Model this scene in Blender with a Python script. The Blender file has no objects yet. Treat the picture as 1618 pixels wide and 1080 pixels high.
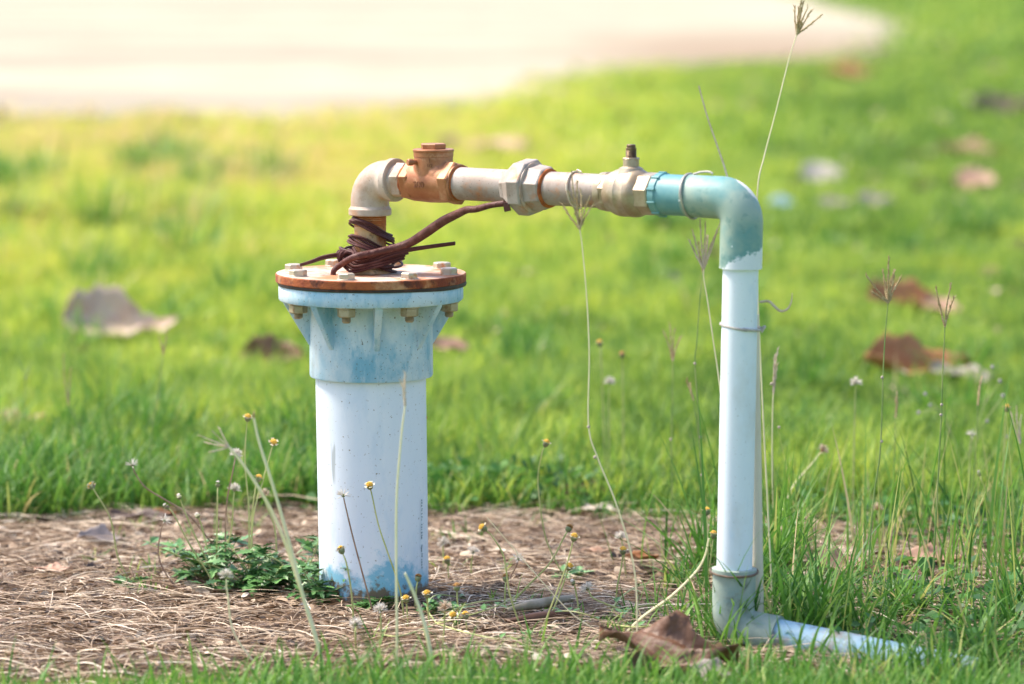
import bpy, bmesh, math, random
import numpy as np
from mathutils import Vector, Matrix
from mathutils.geometry import tessellate_polygon
random.seed(7)
rng = np.random.default_rng(11)
scene = bpy.context.scene
C = scene.collection

# ------------------------------------------------------------------ camera, world, sun, exposure
CAM_Y, CAM_H, PITCH, FPX = -5.2, 0.98, math.radians(6.5), 5560.0
cam_d = bpy.data.cameras.new("camera")
cam = bpy.data.objects.new("camera", cam_d)
C.objects.link(cam)
cam.location = (0, CAM_Y, CAM_H)
cam.rotation_euler = (math.pi/2 - PITCH, 0, 0)
cam_d.sensor_width = 36.0
cam_d.lens = FPX/1618*36
cam_d.clip_start = 0.05
cam_d.clip_end = 2000
cam_d.dof.use_dof = True
cam_d.dof.focus_distance = 5.10
cam_d.dof.aperture_fstop = 3.1
scene.camera = cam

SUN_EL, SUN_AZ = 54.0, -68.0      # azimuth measured from +Y (view direction), negative = to the left
world = bpy.data.worlds.new("World")
scene.world = world
world.use_nodes = True
wn = world.node_tree
wn.nodes.clear()
sky = wn.nodes.new("ShaderNodeTexSky")
sky.sky_type = 'NISHITA'
sky.sun_disc = False
sky.sun_elevation = math.radians(SUN_EL)
sky.sun_rotation = math.radians(SUN_AZ)
sky.air_density = 0.9
sky.dust_density = 2.5
sky.ozone_density = 1.0
bg = wn.nodes.new("ShaderNodeBackground")
bg.inputs['Strength'].default_value = 0.135
wo = wn.nodes.new("ShaderNodeOutputWorld")
wn.links.new(sky.outputs[0], bg.inputs[0])
wn.links.new(bg.outputs[0], wo.inputs[0])
sun_d = bpy.data.lights.new("sun", 'SUN')
sun_d.energy = 2.5
sun_d.angle = math.radians(11)
sun_d.color = (1.0, 0.92, 0.79)
sun = bpy.data.objects.new("sun", sun_d)
C.objects.link(sun)
a = math.radians(SUN_AZ); e = math.radians(SUN_EL)
sdir = Vector((math.sin(a)*math.cos(e), math.cos(a)*math.cos(e), math.sin(e)))
sun.rotation_euler = sdir.to_track_quat('Z', 'Y').to_euler()
sun.location = sdir*20
scene.view_settings.view_transform = 'Standard'
scene.view_settings.look = 'None'
scene.view_settings.exposure = 1.45
scene.view_settings.gamma = 1.0
scene.render.engine = 'CYCLES'
scene.cycles.use_denoising = True
scene.cycles.max_bounces = 8
scene.cycles.transparent_max_bounces = 8

# ------------------------------------------------------------------ pixel helpers (photo pixels -> world points)
cp, sp = math.cos(PITCH), math.sin(PITCH)
def ray(px, py):
    dx = (px-809)/FPX; dy = -(py-540)/FPX
    return np.array([dx, cp + dy*sp, -sp + dy*cp])
def Py(px, py, y):                 # point on the upright plane world y
    r = ray(px, py); k = (y-CAM_Y)/r[1]
    return np.array([r[0]*k, y, CAM_H + r[2]*k])
def Pz(px, py, z=0.0):             # point on the level plane world z
    r = ray(px, py); k = (z-CAM_H)/r[2]
    return np.array([r[0]*k, CAM_Y + r[1]*k, z])

# ------------------------------------------------------------------ object helpers
def mesh_obj(name, verts, faces, mat, parent=None, smooth=35, bevel=0.0, loc=None):
    me = bpy.data.meshes.new(name)
    me.from_pydata([tuple(v) for v in verts], [], [tuple(f) for f in faces])
    me.update()
    bm = bmesh.new(); bm.from_mesh(me)
    bmesh.ops.recalc_face_normals(bm, faces=bm.faces[:])
    bm.to_mesh(me); bm.free()
    mats = mat if isinstance(mat, (list, tuple)) else [mat]
    for m in mats: me.materials.append(m)
    o = bpy.data.objects.new(name, me)
    C.objects.link(o)
    if parent is not None: o.parent = parent
    if loc is not None: o.location = loc
    if smooth:
        me.shade_smooth()
        me.set_sharp_from_angle(angle=math.radians(smooth))
    if bevel:
        b = o.modifiers.new("bevel", 'BEVEL'); b.width = bevel; b.segments = 2
        b.limit_method = 'ANGLE'; b.angle_limit = math.radians(28); b.harden_normals = False
    return o
def tag(o, label=None, cat=None, group=None, kind=None):
    if label: o["label"] = label
    if cat: o["category"] = cat
    if group: o["group"] = group
    if kind: o["kind"] = kind
    return o
def empty(name, loc, label, cat, group=None):
    o = bpy.data.objects.new(name, None); o.empty_display_size = 0.02
    C.objects.link(o); o.location = tuple(loc)
    return tag(o, label, cat, group)
class MB:
    """collects shapes into one mesh"""
    def __init__(s): s.v = []; s.f = []; s.m = []
    def add(s, v, f, mi=0):
        n = len(s.v); s.v += [tuple(map(float, p)) for p in v]
        s.f += [tuple(i+n for i in q) for q in f]; s.m += [mi]*len(f); return s
    def build(s, name, mat, parent=None, smooth=35, bevel=0, rel=None):
        v = s.v
        if rel is not None: v = [(p[0]-rel[0], p[1]-rel[1], p[2]-rel[2]) for p in v]
        me = bpy.data.meshes.new(name)
        me.from_pydata(v, [], s.f); me.update()
        for m in (mat if isinstance(mat, (list, tuple)) else [mat]): me.materials.append(m)
        me.polygons.foreach_set("material_index", s.m)
        bm = bmesh.new(); bm.from_mesh(me)
        bmesh.ops.recalc_face_normals(bm, faces=bm.faces[:]); bm.to_mesh(me); bm.free()
        o = bpy.data.objects.new(name, me); C.objects.link(o)
        if parent is not None: o.parent = parent
        if smooth:
            me.shade_smooth(); me.set_sharp_from_angle(angle=math.radians(smooth))
        if bevel:
            b = o.modifiers.new("bevel", 'BEVEL'); b.width = bevel; b.segments = 2
            b.limit_method = 'ANGLE'; b.angle_limit = math.radians(28)
        return o
def frame_from(d, up=(0, 0, 1)):
    d = np.array(d, float); d /= np.linalg.norm(d)
    u = np.array(up, float)
    if abs(d @ u) > 0.98: u = np.array([1.0, 0, 0])
    s = np.cross(d, u); s /= np.linalg.norm(s)
    t = np.cross(s, d)
    return d, s, t
def lathe(o, d, prof, n=48, rot=0.0, cap=True, close=False):
    """prof: list of (distance along d, radius)"""
    d, s, t = frame_from(d); o = np.array(o, float)
    V = []; F = []
    for (h, r) in prof:
        for k in range(n):
            a = 2*math.pi*k/n + rot
            V.append(o + d*h + (s*math.cos(a) + t*math.sin(a))*r)
    m = len(prof)
    rng_ = range(m if close else m-1)
    for i in rng_:
        j = (i+1) % m
        for k in range(n):
            k2 = (k+1) % n
            F.append((i*n+k, i*n+k2, j*n+k2, j*n+k))
    if cap and not close:
        F.append(tuple(range(n))); F.append(tuple((m-1)*n+k for k in reversed(range(n))))
    return V, F
def smooth_path(pts, n=40):
    P = np.array(pts, float); N = len(P)
    if N < 3:
        t = np.linspace(0, 1, n)[:, None]; return P[0]*(1-t)+P[-1]*t
    Q = np.vstack([2*P[0]-P[1], P, 2*P[-1]-P[-2]])
    out = []
    for u in np.linspace(0, N-1-1e-6, n):
        i = int(u); f = u-i
        p0, p1, p2, p3 = Q[i], Q[i+1], Q[i+2], Q[i+3]
        out.append(0.5*((2*p1)+(-p0+p2)*f+(2*p0-5*p1+4*p2-p3)*f*f+(-p0+3*p1-3*p2+p3)*f**3))
    return np.array(out)
def tube(P, R, n=8, cap=True):
    P = np.array(P, float); N = len(P)
    R = np.full(N, R) if np.isscalar(R) else np.interp(np.linspace(0, 1, N), np.linspace(0, 1, len(R)), R)
    T = np.gradient(P, axis=0); T /= np.linalg.norm(T, axis=1)[:, None]+1e-12
    u = np.array([0, 0, 1.0]) if abs(T[0][2]) < .9 else np.array([1.0, 0, 0])
    s = np.cross(T[0], u); s /= np.linalg.norm(s)
    V = []; F = []
    for i in range(N):
        s = s - T[i]*(s @ T[i]); s /= np.linalg.norm(s)
        t = np.cross(T[i], s)
        for k in range(n):
            a = 2*math.pi*k/n
            V.append(P[i]+(s*math.cos(a)+t*math.sin(a))*R[i])
    for i in range(N-1):
        for k in range(n):
            k2 = (k+1) % n
            F.append((i*n+k, i*n+k2, (i+1)*n+k2, (i+1)*n+k))
    if cap:
        F.append(tuple(range(n))); F.append(tuple((N-1)*n+k for k in reversed(range(n))))
    return V, F
def ball(c, r, n=10, sz=1.0, jitter=0):
    V = []; F = []
    c = np.array(c, float); m = n//2
    V.append(c+np.array([0, 0, r*sz]))
    for i in range(1, m):
        p = math.pi*i/m
        for k in range(n):
            a = 2*math.pi*k/n; rr = r*(1+random.uniform(-jitter, jitter))
            V.append(c+np.array([rr*math.sin(p)*math.cos(a), rr*math.sin(p)*math.sin(a), rr*sz*math.cos(p)]))
    V.append(c-np.array([0, 0, r*sz]))
    for k in range(n): F.append((0, 1+k, 1+(k+1) % n))
    for i in range(m-2):
        for k in range(n):
            F.append((1+i*n+k, 1+(i+1)*n+k, 1+(i+1)*n+(k+1) % n, 1+i*n+(k+1) % n))
    b = 1+(m-1)*n
    for k in range(n): F.append((b, b-n+(k+1) % n, b-n+k))
    return V, F

# ------------------------------------------------------------------ materials
def newmat(name):
    m = bpy.data.materials.new(name); m.use_nodes = True
    nt = m.node_tree; nt.nodes.clear()
    return m, nt, nt.nodes, nt.links
def principled(nt, base=(.5, .5, .5), rough=.5, metal=0.0, spec=0.5):
    b = nt.nodes.new("ShaderNodeBsdfPrincipled")
    b.inputs['Base Color'].default_value = (*base, 1); b.inputs['Roughness'].default_value = rough
    b.inputs['Metallic'].default_value = metal; b.inputs['Specular IOR Level'].default_value = spec
    o = nt.nodes.new("ShaderNodeOutputMaterial"); nt.links.new(b.outputs[0], o.inputs[0])
    return b, o
def noise(nt, scale, detail=6, rough=.6, coords='Object', stretch=None, dist=0.0):
    tc = nt.nodes.new("ShaderNodeTexCoord"); n = nt.nodes.new("ShaderNodeTexNoise")
    n.inputs['Scale'].default_value = scale; n.inputs['Detail'].default_value = detail
    n.inputs['Roughness'].default_value = rough; n.inputs['Distortion'].default_value = dist
    src = tc.outputs[coords]
    if stretch:
        mp = nt.nodes.new("ShaderNodeMapping"); mp.inputs['Scale'].default_value = stretch
        nt.links.new(src, mp.inputs[0]); src = mp.outputs[0]
    nt.links.new(src, n.inputs['Vector'])
    return n.outputs['Fac']
def ramp(nt, fac, stops):
    r = nt.nodes.new("ShaderNodeValToRGB"); el = r.color_ramp.elements
    el[0].position, el[0].color = stops[0][0], (*stops[0][1], 1)
    el[1].position, el[1].color = stops[-1][0], (*stops[-1][1], 1)
    for p, c in stops[1:-1]:
        x = el.new(p); x.color = (*c, 1)
    nt.links.new(fac, r.inputs[0]); return r.outputs[0]
def mask(nt, fac, lo, hi):
    r = nt.nodes.new("ShaderNodeMapRange"); r.inputs[1].default_value = lo; r.inputs[2].default_value = hi
    nt.links.new(fac, r.inputs[0]); return r.outputs[0]
def mix(nt, fac, c1, c2):
    m = nt.nodes.new("ShaderNodeMix"); m.data_type = 'RGBA'
    if isinstance(fac, (int, float)): m.inputs[0].default_value = fac
    else: nt.links.new(fac, m.inputs[0])
    for c, i in ((c1, 6), (c2, 7)):
        if isinstance(c, tuple): m.inputs[i].default_value = (*c, 1)
        else: nt.links.new(c, m.inputs[i])
    return m.outputs[2]
def bump(nt, b, fac, strength=.3, dist=.001):
    bp = nt.nodes.new("ShaderNodeBump"); bp.inputs['Strength'].default_value = strength
    bp.inputs['Distance'].default_value = dist
    nt.links.new(fac, bp.inputs['Height']); nt.links.new(bp.outputs[0], b.inputs['Normal'])
def weathered(name, c_main, layers, rough=.5, metal=0.0, bscale=250, bstr=.25, bdist=.0006, spec=.5):
    """layers: (colour, noise scale, lo, hi, stretch, strength)"""
    m, nt, N, L = newmat(name); b, o = principled(nt, rough=rough, metal=metal, spec=spec)
    col = c_main
    for (c, sc, lo, hi, st, k) in layers:
        f = mask(nt, noise(nt, sc, 8, .65, stretch=st), lo, hi)
        if k != 1:
            mm = nt.nodes.new("ShaderNodeMath"); mm.operation = 'MULTIPLY'; mm.inputs[1].default_value = k
            L.new(f, mm.inputs[0]); f = mm.outputs[0]
        col = mix(nt, f, col, c)
    if isinstance(col, tuple): b.inputs['Base Color'].default_value = (*col, 1)
    else: L.new(col, b.inputs['Base Color'])
    bump(nt, b, noise(nt, bscale, 5, .6), bstr, bdist)
    return m
PVC = weathered("pale_blue_pvc", (.64, .72, .80), [
    ((.74, .79, .84), 9, .35, .62, (1, 1, .25), 1), ((.44, .58, .70), 22, .54, .70, (1, 1, .3), .55),
    ((.30, .27, .22), 300, .645, .69, None, .8), ((.42, .36, .27), 9, .58, .75, (1, 1, .6), .35)], rough=.55, bscale=90, bstr=.1)
def casing_mat():
    m, nt, N, L = newmat("scuffed_casing_pvc"); b, o = principled(nt, rough=.55)
    col = mix(nt, mask(nt, noise(nt, 9, 8, .65, stretch=(1, 1, .25)), .35, .62), (.66, .73, .81), (.76, .80, .84))
    f = mask(nt, noise(nt, 18, 8, .65, stretch=(1, 1, .35)), .54, .70)
    k = N.new("ShaderNodeMath"); k.operation = 'MULTIPLY'; k.inputs[1].default_value = .45; L.new(f, k.inputs[0])
    col = mix(nt, k.outputs[0], col, (.42, .57, .70))
    col = mix(nt, mask(nt, noise(nt, 230, 5, .65), .645, .68), col, (.24, .20, .15))
    col = mix(nt, mask(nt, noise(nt, 55, 2, .5, stretch=(1, 1, .12)), .68, .72), col, (.44, .48, .50))
    # blue plastic never bleached by the sun and dried mud, in an uneven band at the soil line
    tc = N.new("ShaderNodeTexCoord"); sx = N.new("ShaderNodeSeparateXYZ"); L.new(tc.outputs['Object'], sx.inputs[0])
    for (sc, amp, a_, b_, c) in ((16, -.26, -.098, -.070, (.22, .48, .62)), (38, -.17, -.066, -.050, (.16, .11, .07))):
        ma = N.new("ShaderNodeMath"); ma.operation = 'MULTIPLY_ADD'; ma.inputs[1].default_value = amp
        L.new(noise(nt, sc, 7, .7), ma.inputs[0]); L.new(sx.outputs[2], ma.inputs[2])
        col = mix(nt, mask(nt, ma.outputs[0], b_, a_), col, c)
    L.new(col, b.inputs['Base Color']); bump(nt, b, noise(nt, 90, 5), .12, .0006)
    return m
PVC_COLLAR = weathered("faded_blue_pvc", (.30, .50, .63), [
    ((.58, .68, .74), 12, .42, .58, (1, 1, .6), .95), ((.13, .38, .54), 26, .53, .64, (1, 1, .45), .75),
    ((.62, .70, .75), 60, .55, .65, (1, 1, .4), .4),
    ((.10, .09, .07), 260, .615, .655, None, .9), ((.38, .31, .22), 18, .58, .72, (1, 1, .4), .45)], rough=.58, bscale=120, bstr=.2)
PVC_TEAL = weathered("teal_pvc", (.075, .24, .27), [
    ((.15, .32, .32), 14, .42, .60, None, .8), ((.22, .33, .27), 9, .50, .70, None, .7),
    ((.50, .58, .56), 260, .70, .72, None, .6)], rough=.52, bscale=120, bstr=.15)
def teal_elbow_mat():
    """teal plastic with white primer brushed over its crown and round its lower mouth"""
    m, nt, N, L = newmat("teal_pvc_with_white_primer"); b, o = principled(nt, rough=.55)
    col = mix(nt, mask(nt, noise(nt, 12, 5, .6), .38, .58), (.10, .27, .28), (.28, .37, .31))
    col = mix(nt, mask(nt, noise(nt, 40, 8, .7), .54, .66), col, (.12, .24, .22))
    tc = N.new("ShaderNodeTexCoord")
    nz = noise(nt, 50, 6, .6)
    def edge(vec, a, b_, amp):
        dp = N.new("ShaderNodeVectorMath"); dp.operation = 'DOT_PRODUCT'; dp.inputs[1].default_value = vec
        L.new(tc.outputs['Object'], dp.inputs[0])
        ma = N.new("ShaderNodeMath"); ma.operation = 'MULTIPLY_ADD'; ma.inputs[1].default_value = amp
        L.new(nz, ma.inputs[0]); L.new(dp.outputs['Value'], ma.inputs[2]); return mask(nt, ma.outputs[0], a, b_)
    low = edge((-.50, 0, 1), -.055, -.058, .045)
    top = edge((.70, .09, .70), .0160, .0172, .008)
    col = mix(nt, low, col, (.66, .70, .74)); col = mix(nt, top, col, (.70, .68, .64))
    col = mix(nt, mask(nt, noise(nt, 110, 2, .5), .755, .77), col, (.66, .72, .72))
    L.new(col, b.inputs['Base Color']); bump(nt, b, noise(nt, 120, 4), .15, .0005)
    return m
PVC_GREY = weathered("grey_green_pvc", (.24, .30, .25), [
    ((.36, .42, .36), 14, .40, .60, None, .8), ((.12, .25, .27), 12, .54, .70, None, .7),
    ((.62, .64, .60), 20, .66, .69, None, .8), ((.10, .08, .05), 40, .56, .7, None, .6)], rough=.65)
PVC_DIRTY = weathered("mud_stained_blue_pvc", (.25, .42, .53), [
    ((.43, .54, .60), 14, .40, .58, None, .8), ((.30, .22, .14), 24, .52, .66, None, .75),
    ((.08, .06, .045), 70, .58, .68, None, .6)], rough=.6)
GI = weathered("weathered_galvanised_steel", (.31, .24, .20), [
    ((.48, .42, .38), 18, .40, .58, None, .85), ((.30, .21, .15), 36, .52, .66, None, .7),
    ((.46, .17, .05), 20, .53, .64, None, .75), ((.07, .045, .035), 300, .62, .67, None, .8)], rough=.6, metal=.15, bscale=400, bstr=.4)
GI_CREAM = weathered("cream_weathered_casting", (.40, .27, .20), [
    ((.57, .47, .40), 20, .38, .58, None, .85), ((.36, .23, .13), 36, .52, .68, None, .65),
    ((.50, .19, .06), 14, .54, .66, None, .6), ((.13, .08, .05), 320, .62, .66, None, .7)], rough=.65, metal=.05, bscale=500, bstr=.6)
RISER = weathered("rusty_riser_steel", (.58, .29, .11), [
    ((.66, .48, .31), 26, .40, .56, (1, 1, .5), .8), ((.46, .15, .035), 26, .50, .60, (1, 1, .6), .9),
    ((.10, .045, .025), 50, .57, .65, None, .85)], rough=.75, metal=.05, bscale=300, bstr=.7)
BRONZE = weathered("old_bronze", (.34, .125, .05), [
    ((.46, .205, .10), 22, .42, .60, None, .8), ((.26, .08, .035), 30, .52, .68, None, .6),
    ((.62, .38, .22), 50, .56, .70, None, .5)], rough=.5, metal=.3, bscale=500, bstr=.5)
BRONZE_DARK = weathered("grimy_bronze", (.20, .065, .03), [((.34, .14, .07), 200, .45, .6, None, .6)], rough=.6, metal=.2)
BRASS = weathered("nickel_plated_brass", (.34, .25, .16), [
    ((.50, .41, .31), 26, .40, .58, None, .8), ((.26, .18, .10), 30, .52, .68, None, .65)], rough=.42, metal=.45, bscale=600, bstr=.3)
DARKBRASS = weathered("dark_brass", (.12, .07, .04), [((.32, .22, .13), 90, .48, .62, None, .8)], rough=.45, metal=.5)
ZINC = weathered("zinc_plated_steel", (.46, .38, .28), [
    ((.58, .52, .44), 60, .40, .60, None, .8), ((.46, .20, .06), 60, .52, .62, None, .8)], rough=.42, metal=.4, bscale=500, bstr=.3)
NUTM = weathered("tarnished_zinc", (.36, .28, .17), [
    ((.50, .43, .30), 60, .40, .60, None, .8), ((.24, .10, .035), 60, .53, .64, None, .7)], rough=.45, metal=.4, bscale=500, bstr=.3)
RUST = weathered("thick_rust", (.22, .045, .018), [
    ((.40, .11, .03), 30, .40, .56, None, .85), ((.07, .025, .018), 45, .52, .62, None, .8),
    ((.60, .34, .17), 14, .57, .68, None, .8)], rough=.9, bscale=260, bstr=1.0, bdist=.0015)
RUST_RING = weathered("orange_rust", (.42, .115, .025), [((.20, .05, .02), 80, .48, .62, None, .8)], rough=.9)
PLATE_TOP = weathered("pale_scale_over_rust", (.50, .36, .27), [
    ((.62, .53, .46), 25, .40, .58, None, .8), ((.46, .16, .05), 11, .48, .58, None, .9),
    ((.22, .075, .035), 40, .56, .66, None, .75)], rough=.75, bscale=240, bstr=.7)
RUBBER = weathered("black_rubber", (.030, .016, .014), [((.10, .04, .03), 60, .5, .65, None, .7)], rough=.6)
CABLE = weathered("dark_brown_cable", (.070, .019, .016), [((.15, .058, .050), 50, .48, .66, None, .6)], spec=.25, rough=.55, bscale=200, bstr=.3)
TAPE = weathered("wrapped_cable_tape", (.085, .022, .017), [((.19, .075, .06), 60, .48, .66, None, .7)], spec=.3, rough=.5, bscale=120, bstr=1.0, bdist=.0025)
WIRE = weathered("grey_tie_wire", (.36, .33, .29), [((.55, .50, .42), 90, .45, .6, None, .8)], rough=.45, metal=.4)
WIRE_RUST = weathered("rusty_tie_wire", (.62, .52, .42), [((.55, .28, .12), 60, .50, .62, None, .8)], rough=.5, metal=.2)
WIRE_DARK = weathered("dark_rusty_wire", (.12, .075, .05), [((.25, .15, .09), 90, .5, .65, None, .8)], rough=.7)
CREAM = weathered("cream_plastic", (.66, .58, .46), [((.45, .36, .25), 15, .5, .7, (1, 1, .4), .6)], rough=.5)
INK = weathered("faded_ink", (.25, .32, .36), [], rough=.6)

def veg(name, stops, trans=.35, rough=.5, scale=0, spot=None):
    """blade material: per-blade value 'v' runs through a colour ramp"""
    m, nt, N, L = newmat(name)
    at = N.new("ShaderNodeAttribute"); at.attribute_name = "v"
    col = ramp(nt, at.outputs['Fac'], stops)
    if spot: col = mix(nt, mask(nt, noise(nt, spot[1], 5), spot[2], spot[3]), col, spot[0])
    b = N.new("ShaderNodeBsdfPrincipled"); b.inputs['Roughness'].default_value = rough
    b.inputs['Specular IOR Level'].default_value = .35
    L.new(col, b.inputs['Base Color'])
    t = N.new("ShaderNodeBsdfTranslucent"); L.new(col, t.inputs[0])
    mx = N.new("ShaderNodeMixShader"); mx.inputs[0].default_value = trans
    L.new(b.outputs[0], mx.inputs[1]); L.new(t.outputs[0], mx.inputs[2])
    o = N.new("ShaderNodeOutputMaterial"); L.new(mx.outputs[0], o.inputs[0])
    return m
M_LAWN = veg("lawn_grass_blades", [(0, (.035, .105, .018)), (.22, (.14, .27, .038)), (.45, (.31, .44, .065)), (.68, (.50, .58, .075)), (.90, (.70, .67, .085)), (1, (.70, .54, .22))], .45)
M_TALL = veg("tall_grass_blades", [(0, (.035, .12, .018)), (.45, (.10, .25, .035)), (.72, (.22, .38, .06)), (.88, (.48, .46, .14)), (1, (.62, .48, .26))], .4)
M_STRAW = veg("dry_straw", [(0, (.035, .020, .013)), (.3, (.15, .088, .050)), (.6, (.38, .26, .165)), (.85, (.66, .52, .37)), (1, (.80, .68, .54))], .12, .55)
M_COVER = veg("ground_cover_leaf", [(0, (.025, .09, .02)), (.5, (.06, .18, .03)), (1, (.14, .30, .06))], .3)
M_WEED = weathered("weed_leaf", (.065, .17, .04), [((.13, .28, .07), 60, .42, .62, None, .9), ((.20, .26, .10), 30, .62, .75, None, .5)], rough=.45)
M_STEM = weathered("green_stem", (.34, .38, .12), [((.50, .48, .20), 30, .45, .6, None, .8)], rough=.5)
M_STEM_Y = weathered("straw_yellow_stem", (.84, .73, .46), [((.74, .68, .36), 18, .45, .6, None, .8)], rough=.5)
M_STEM_G = weathered("grass_stem", (.16, .26, .06), [((.38, .40, .14), 12, .45, .6, None, .9)], rough=.5)
M_STEM_B = weathered("brown_stem", (.24, .14, .09), [((.40, .27, .18), 40, .45, .6, None, .8)], rough=.6)
M_SPIKE = weathered("seed_spike", (.38, .26, .12), [((.56, .44, .26), 150, .45, .6, None, .8)], rough=.7)
M_SPIKE_P = weathered("pale_seed_spike", (.62, .50, .38), [((.46, .34, .22), 150, .45, .6, None, .8)], rough=.7)
M_YEL = weathered("yellow_florets", (.70, .42, .05), [((.50, .24, .03), 300, .5, .6, None, .8)], rough=.6)
M_BROWNF = weathered("brown_florets", (.36, .17, .05), [((.60, .36, .10), 300, .5, .6, None, .8)], rough=.7)
M_CREAMF = weathered("cream_petals", (.66, .60, .42), [], rough=.6)
M_FLUFF = weathered("white_fluff", (.72, .67, .60), [((.55, .45, .36), 200, .5, .6, None, .6)], rough=.8)
M_BRACT = weathered("green_bract", (.17, .20, .08), [((.24, .14, .10), 200, .5, .6, None, .7)], rough=.6)
M_LILAC = weathered("lilac_buds", (.36, .29, .34), [((.25, .32, .14), 150, .48, .6, None, .8)], rough=.7)
M_NODE = weathered("stem_node", (.40, .33, .26), [], rough=.6)
def leafmat(name, c1, c2, c3):
    return weathered(name, c1, [(c2, 22, .42, .6, None, .9), (c3, 45, .58, .72, None, .7)], rough=.55, bscale=120, bstr=.5, bdist=.002)
LF_BROWN = leafmat("brown_dry_leaf", (.15, .062, .025), (.24, .12, .06), (.07, .03, .015))
LF_TAN = leafmat("tan_dry_leaf", (.44, .29, .20), (.56, .42, .32), (.22, .11, .06))
LF_POD = leafmat("grey_olive_pod", (.20, .17, .10), (.34, .29, .22), (.07, .05, .03))
LF_DEEP = leafmat("deep_brown_dry_leaf", (.085, .034, .014), (.15, .065, .03), (.04, .017, .010))
LF_ORANGE = leafmat("orange_brown_dry_leaf", (.30, .115, .035), (.40, .19, .07), (.11, .045, .02))
LF_PINK = leafmat("pinkish_dry_leaf", (.36, .19, .12), (.46, .29, .20), (.18, .08, .045))
LF_GREY = leafmat("grey_dry_leaf", (.24, .19, .17), (.36, .30, .27), (.10, .07, .055))
LF_DARK = leafmat("dark_rotten_leaf", (.07, .04, .03), (.16, .10, .07), (.03, .02, .015))
LF_PALE = leafmat("pale_dry_leaf", (.46, .39, .31), (.56, .49, .41), (.30, .21, .14))
LF_BLUE = leafmat("pale_blue_scrap", (.30, .46, .52), (.40, .54, .58), (.25, .33, .36))

# ground: thatch and soil that turns from straw litter to green turf
def ground_mat():
    m, nt, N, L = newmat("soil_and_turf"); b, o = principled(nt, rough=.95, spec=.1)
    turf = ramp(nt, noise(nt, 1.1, 8, .7), [(.30, (.07, .14, .02)), (.48, (.12, .20, .03)), (.60, (.20, .23, .06)), (.72, (.30, .22, .12))])
    soil = ramp(nt, noise(nt, 30, 8, .75), [(.36, (.030, .018, .012)), (.5, (.13, .078, .045)), (.62, (.30, .20, .125))])
    at = N.new("ShaderNodeAttribute"); at.attribute_name = "bare"
    L.new(mix(nt, at.outputs['Fac'], turf, soil), b.inputs['Base Color'])
    bump(nt, b, noise(nt, 60, 8, .7), .8, .01)
    return m
def road_mat():
    m, nt, N, L = newmat("pale_sandy_concrete"); b, o = principled(nt, rough=.85, spec=.2)
    col = ramp(nt, noise(nt, .35, 8, .65, stretch=(.35, 1, 1)), [(.38, (.28, .24, .18)), (.48, (.35, .305, .225)), (.58, (.42, .37, .265))])
    col = mix(nt, mask(nt, noise(nt, 1.4, 8, .7, stretch=(.5, 1, 1)), .52, .66), col, (.29, .215, .15))
    tc = N.new("ShaderNodeTexCoord"); vs = N.new("ShaderNodeVectorMath"); vs.operation = 'SUBTRACT'
    q = Pz(1190, 84); vs.inputs[1].default_value = tuple(q); L.new(tc.outputs['Object'], vs.inputs[0])
    vm = N.new("ShaderNodeVectorMath"); vm.operation = 'MULTIPLY'; vm.inputs[1].default_value = (.55, .16, 0); L.new(vs.outputs[0], vm.inputs[0])
    vl = N.new("ShaderNodeVectorMath"); vl.operation = 'LENGTH'; L.new(vm.outputs[0], vl.inputs[0])
    ma = N.new("ShaderNodeMath"); ma.operation = 'MULTIPLY_ADD'; ma.inputs[1].default_value = 1.6; L.new(noise(nt, .8, 8, .7), ma.inputs[0]); L.new(vl.outputs['Value'], ma.inputs[2])
    col = mix(nt, mask(nt, ma.outputs[0], 2.1, 1.2), col, (.27, .20, .135))
    L.new(col, b.inputs['Base Color']); bump(nt, b, noise(nt, 40, 6, .7), .4, .004)
    return m

# ------------------------------------------------------------------ ground
def fbm(x, y, s, seed=0):
    r = np.random.default_rng(seed); out = np.zeros_like(x, dtype=float)
    amp = 1.0; f = s
    for o in range(4):
        for _ in range(3):
            th = r.uniform(0, 2*math.pi); ph = r.uniform(0, 2*math.pi)
            out += amp*np.sin((x*math.cos(th)+y*math.sin(th))*f*r.uniform(.7, 1.3)*2*math.pi+ph)
        amp *= .55; f *= 1.9
    return out/5.0
def height(x, y):
    x = np.asarray(x, float); y = np.asarray(y, float)
    near = fbm(x, y, 1.6, 3)*.007
    wide = fbm(x, y, .22, 4)*.010*np.clip((y-2.5)/4, 0, 1)
    mound = .015*np.exp(-(((x-.05)/.45)**2+((y+.55)/.18)**2))
    return near+wide+mound
EDGE0 = .86
def bare_w(x, y):
    """1 on the straw-covered patch, 0 on turf"""
    x = np.asarray(x, float); y = np.asarray(y, float)
    n = fbm(x, y, 1.1, 9)
    back = np.clip((EDGE0+.07*n+.10*fbm(x, y*0, .8, 21)+.08*fbm(x, y, 4, 22)-y)/.16, 0, 1)
    right = np.clip((.80+.12*n+.06*fbm(x, y, 3.5, 12)-.25*np.clip(-y, 0, 1)-x)/.30, 0, 1)
    # a second, thinner bare area shows between the tall blades on the right
    pocket = .95*np.exp(-(((x-.68)/.30)**2+((y-.22)/.45)**2))
    left = np.clip((x+1.9)/.3, 0, 1); front = np.clip((y+.62+.04*n)/.10, 0, 1)
    return np.clip(np.maximum(right, pocket), 0, 1)*back*left*front
xs = np.unique(np.concatenate([-np.geomspace(2.2, 900, 22)[::-1], np.arange(-2.2, 2.2, .035), np.geomspace(2.2, 900, 22)]))
ys = np.unique(np.concatenate([-np.geomspace(1.4, 300, 18)[::-1], np.arange(-1.4, 2.0, .035), np.arange(2.0, 14, .25), np.geomspace(14, 1500, 40)]))
GX, GY = np.meshgrid(xs, ys, indexing='ij')
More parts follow.
